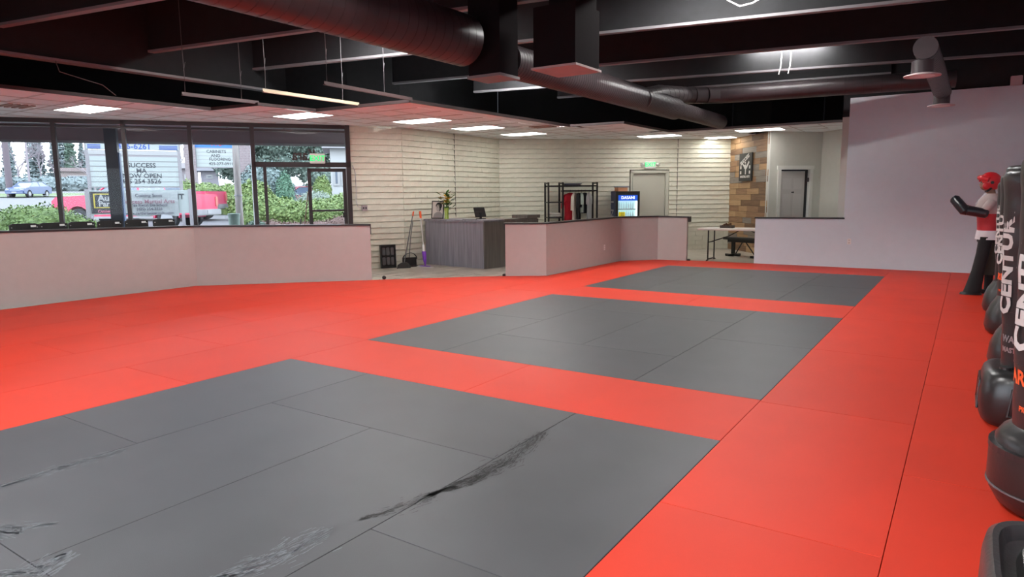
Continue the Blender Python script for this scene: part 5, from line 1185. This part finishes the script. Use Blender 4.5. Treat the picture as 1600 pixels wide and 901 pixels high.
def pickup(lb, pos, rz, col):
    t = thing('pickup_truck', lb, 'truck', pos, rz, 'red pickup trucks'); m = mat('truck_paint', col, .28, spec=.7); hw = .98
    low = [(-2.9, .55)]+[(-1.9-.5, .55)]+[(x, z) for x, z in arch(-1.85, .50, .42)][::-1]+[(1.35, .45)]+[(x, z) for x, z in arch(1.85, .50, .42)][::-1]+[(2.85, .5), (2.95, .7), (2.93, 1.12), (2.75, 1.28), (1.15, 1.36), (-.75, 1.36), (-.75, 1.34), (-2.9, 1.34)]
    b = B(); side(b, low, hw); obj('body', b, m, t)
    b = B(); R = [[Vector((x, y, z)) for x, y, z in ((1.15, -.93, 1.36), (1.15, .93, 1.36), (-.75, .93, 1.36), (-.75, -.93, 1.36))], [Vector((x, y, z)) for x, y, z in ((.45, -.78, 1.86), (.45, .78, 1.86), (-.62, .78, 1.88), (-.62, -.78, 1.88))]]
    loft(b, R); obj('cab_glass', b, vg, t)
    obj('roof', box(B(), -.66, .48, -.80, .80, 1.86, 1.93, None, .03), m, t)
    for s in (-1, 1):
        for x0, x1, tx, ty in ((1.12, .44, 0, 0), (.22, .16, 0, 0), (-.72, -.60, 0, 0)): obj('pillar', tube(B(), [(x0, s*.92, 1.35), (x1, s*.79, 1.89)], .04, 6), m, t)
        obj('mirror', box(B(), .75, .9, s*1.0, s*1.18, 1.3, 1.5, None, .02), M['blackp'], t); obj('headlight', box(B(), 2.86, 2.97, s*.62, s*.95, .92, 1.12, None, .02), M['owhite'], t)
        obj('tail_light', box(B(), -2.94, -2.86, s*.82, s*.985, .85, 1.25, None, .01), mat('tail_light', (.9, .25, .2), .3), t); obj('door_line', box(B(), .18, .20, s*.981, s*.985, .5, 1.35), M['blackp'], t); obj('sill_strip', box(B(), -1.3, 1.3, s*.98, s*1.0, .42, .5), M['osteel'], t)
    obj('bed_interior', box(B(), -2.8, -.8, -.85, .85, 1.335, 1.35), M['blackp'], t); obj('front_bumper', box(B(), 2.85, 3.08, -.95, .95, .48, .74, None, .04), M['osteel'], t); obj('rear_bumper', box(B(), -3.08, -2.88, -.95, .95, .5, .74, None, .03), M['osteel'], t); obj('grille', box(B(), 2.92, 2.96, -.6, .6, .76, 1.12), M['grey'], t)
    obj('number_plate', box(B(), -3.10, -3.075, -.16, .16, .55, .70), M['owhite'], t); wheels(t, (-1.85, 1.85), hw, .41); return t
vr = rzw
p1 = gpt(215, 28)
pickup('bright red pickup truck parked behind the banner sign, facing left', p1, PI+.50, (.95, .03, .14))
p2 = gpt(249, 33)
pickup('second red pickup truck, its tailgate beyond the first truck', (p2.x, p2.y, p2.z), PI+.52, (.95, .035, .15))
def car(lb, pos, rz, col, scale=1):
    t = thing('car', lb, 'car', pos, rz); m = mat('car_paint', col, .25, spec=.8); hw = .86
    low = [(-2.1, .35)]+arch(-1.3, .37, .32)[::-1]+arch(1.35, .37, .32)[::-1]+[(2.1, .35), (2.18, .6), (2.0, .82), (1.1, .98), (-1.8, 1.05), (-2.15, .9)]
    b = B(); side(b, low, hw); obj('body', b, m, t)
    b = B(); loft(b, [[Vector(v) for v in ((1.15, -.8, .96), (1.15, .8, .96), (-1.85, .8, 1.02), (-1.85, -.8, 1.02))], [Vector(v) for v in ((.3, -.62, 1.42), (.3, .62, 1.42), (-1.2, .62, 1.44), (-1.2, -.62, 1.44))]]); obj('cabin_glass', b, vg, t)
    obj('roof', box(B(), -1.25, .34, -.64, .64, 1.42, 1.48, None, .03), m, t)
    for s in (-1, 1):
        for x0, x1 in ((1.13, .3), (-.4, -.42), (-1.8, -1.2)): obj('pillar', tube(B(), [(x0, s*.79, .97), (x1, s*.63, 1.44)], .035, 6), m, t)
        obj('headlight', box(B(), 2.0, 2.16, s*.5, s*.82, .64, .78, None, .02), M['owhite'], t)
    obj('front_bumper', box(B(), 2.08, 2.24, -.8, .8, .32, .54, None, .03), m, t); obj('number_plate', box(B(), 2.24, 2.255, -.22, .22, .42, .53), M['owhite'], t); wheels(t, (-1.3, 1.35), hw, .32); return t
cp = gpt(49, 66); dv = math.atan2(-cp.y, -cp.x)
car('blue compact car driving on the street at the far left', cp, dv-.55, (.10, .16, .34))
cp = gpt(472, 40); car('red and white car beyond the hedge, seen through the entrance', cp, math.atan2(-cp.y, -cp.x)-1.3, (.60, .10, .14))
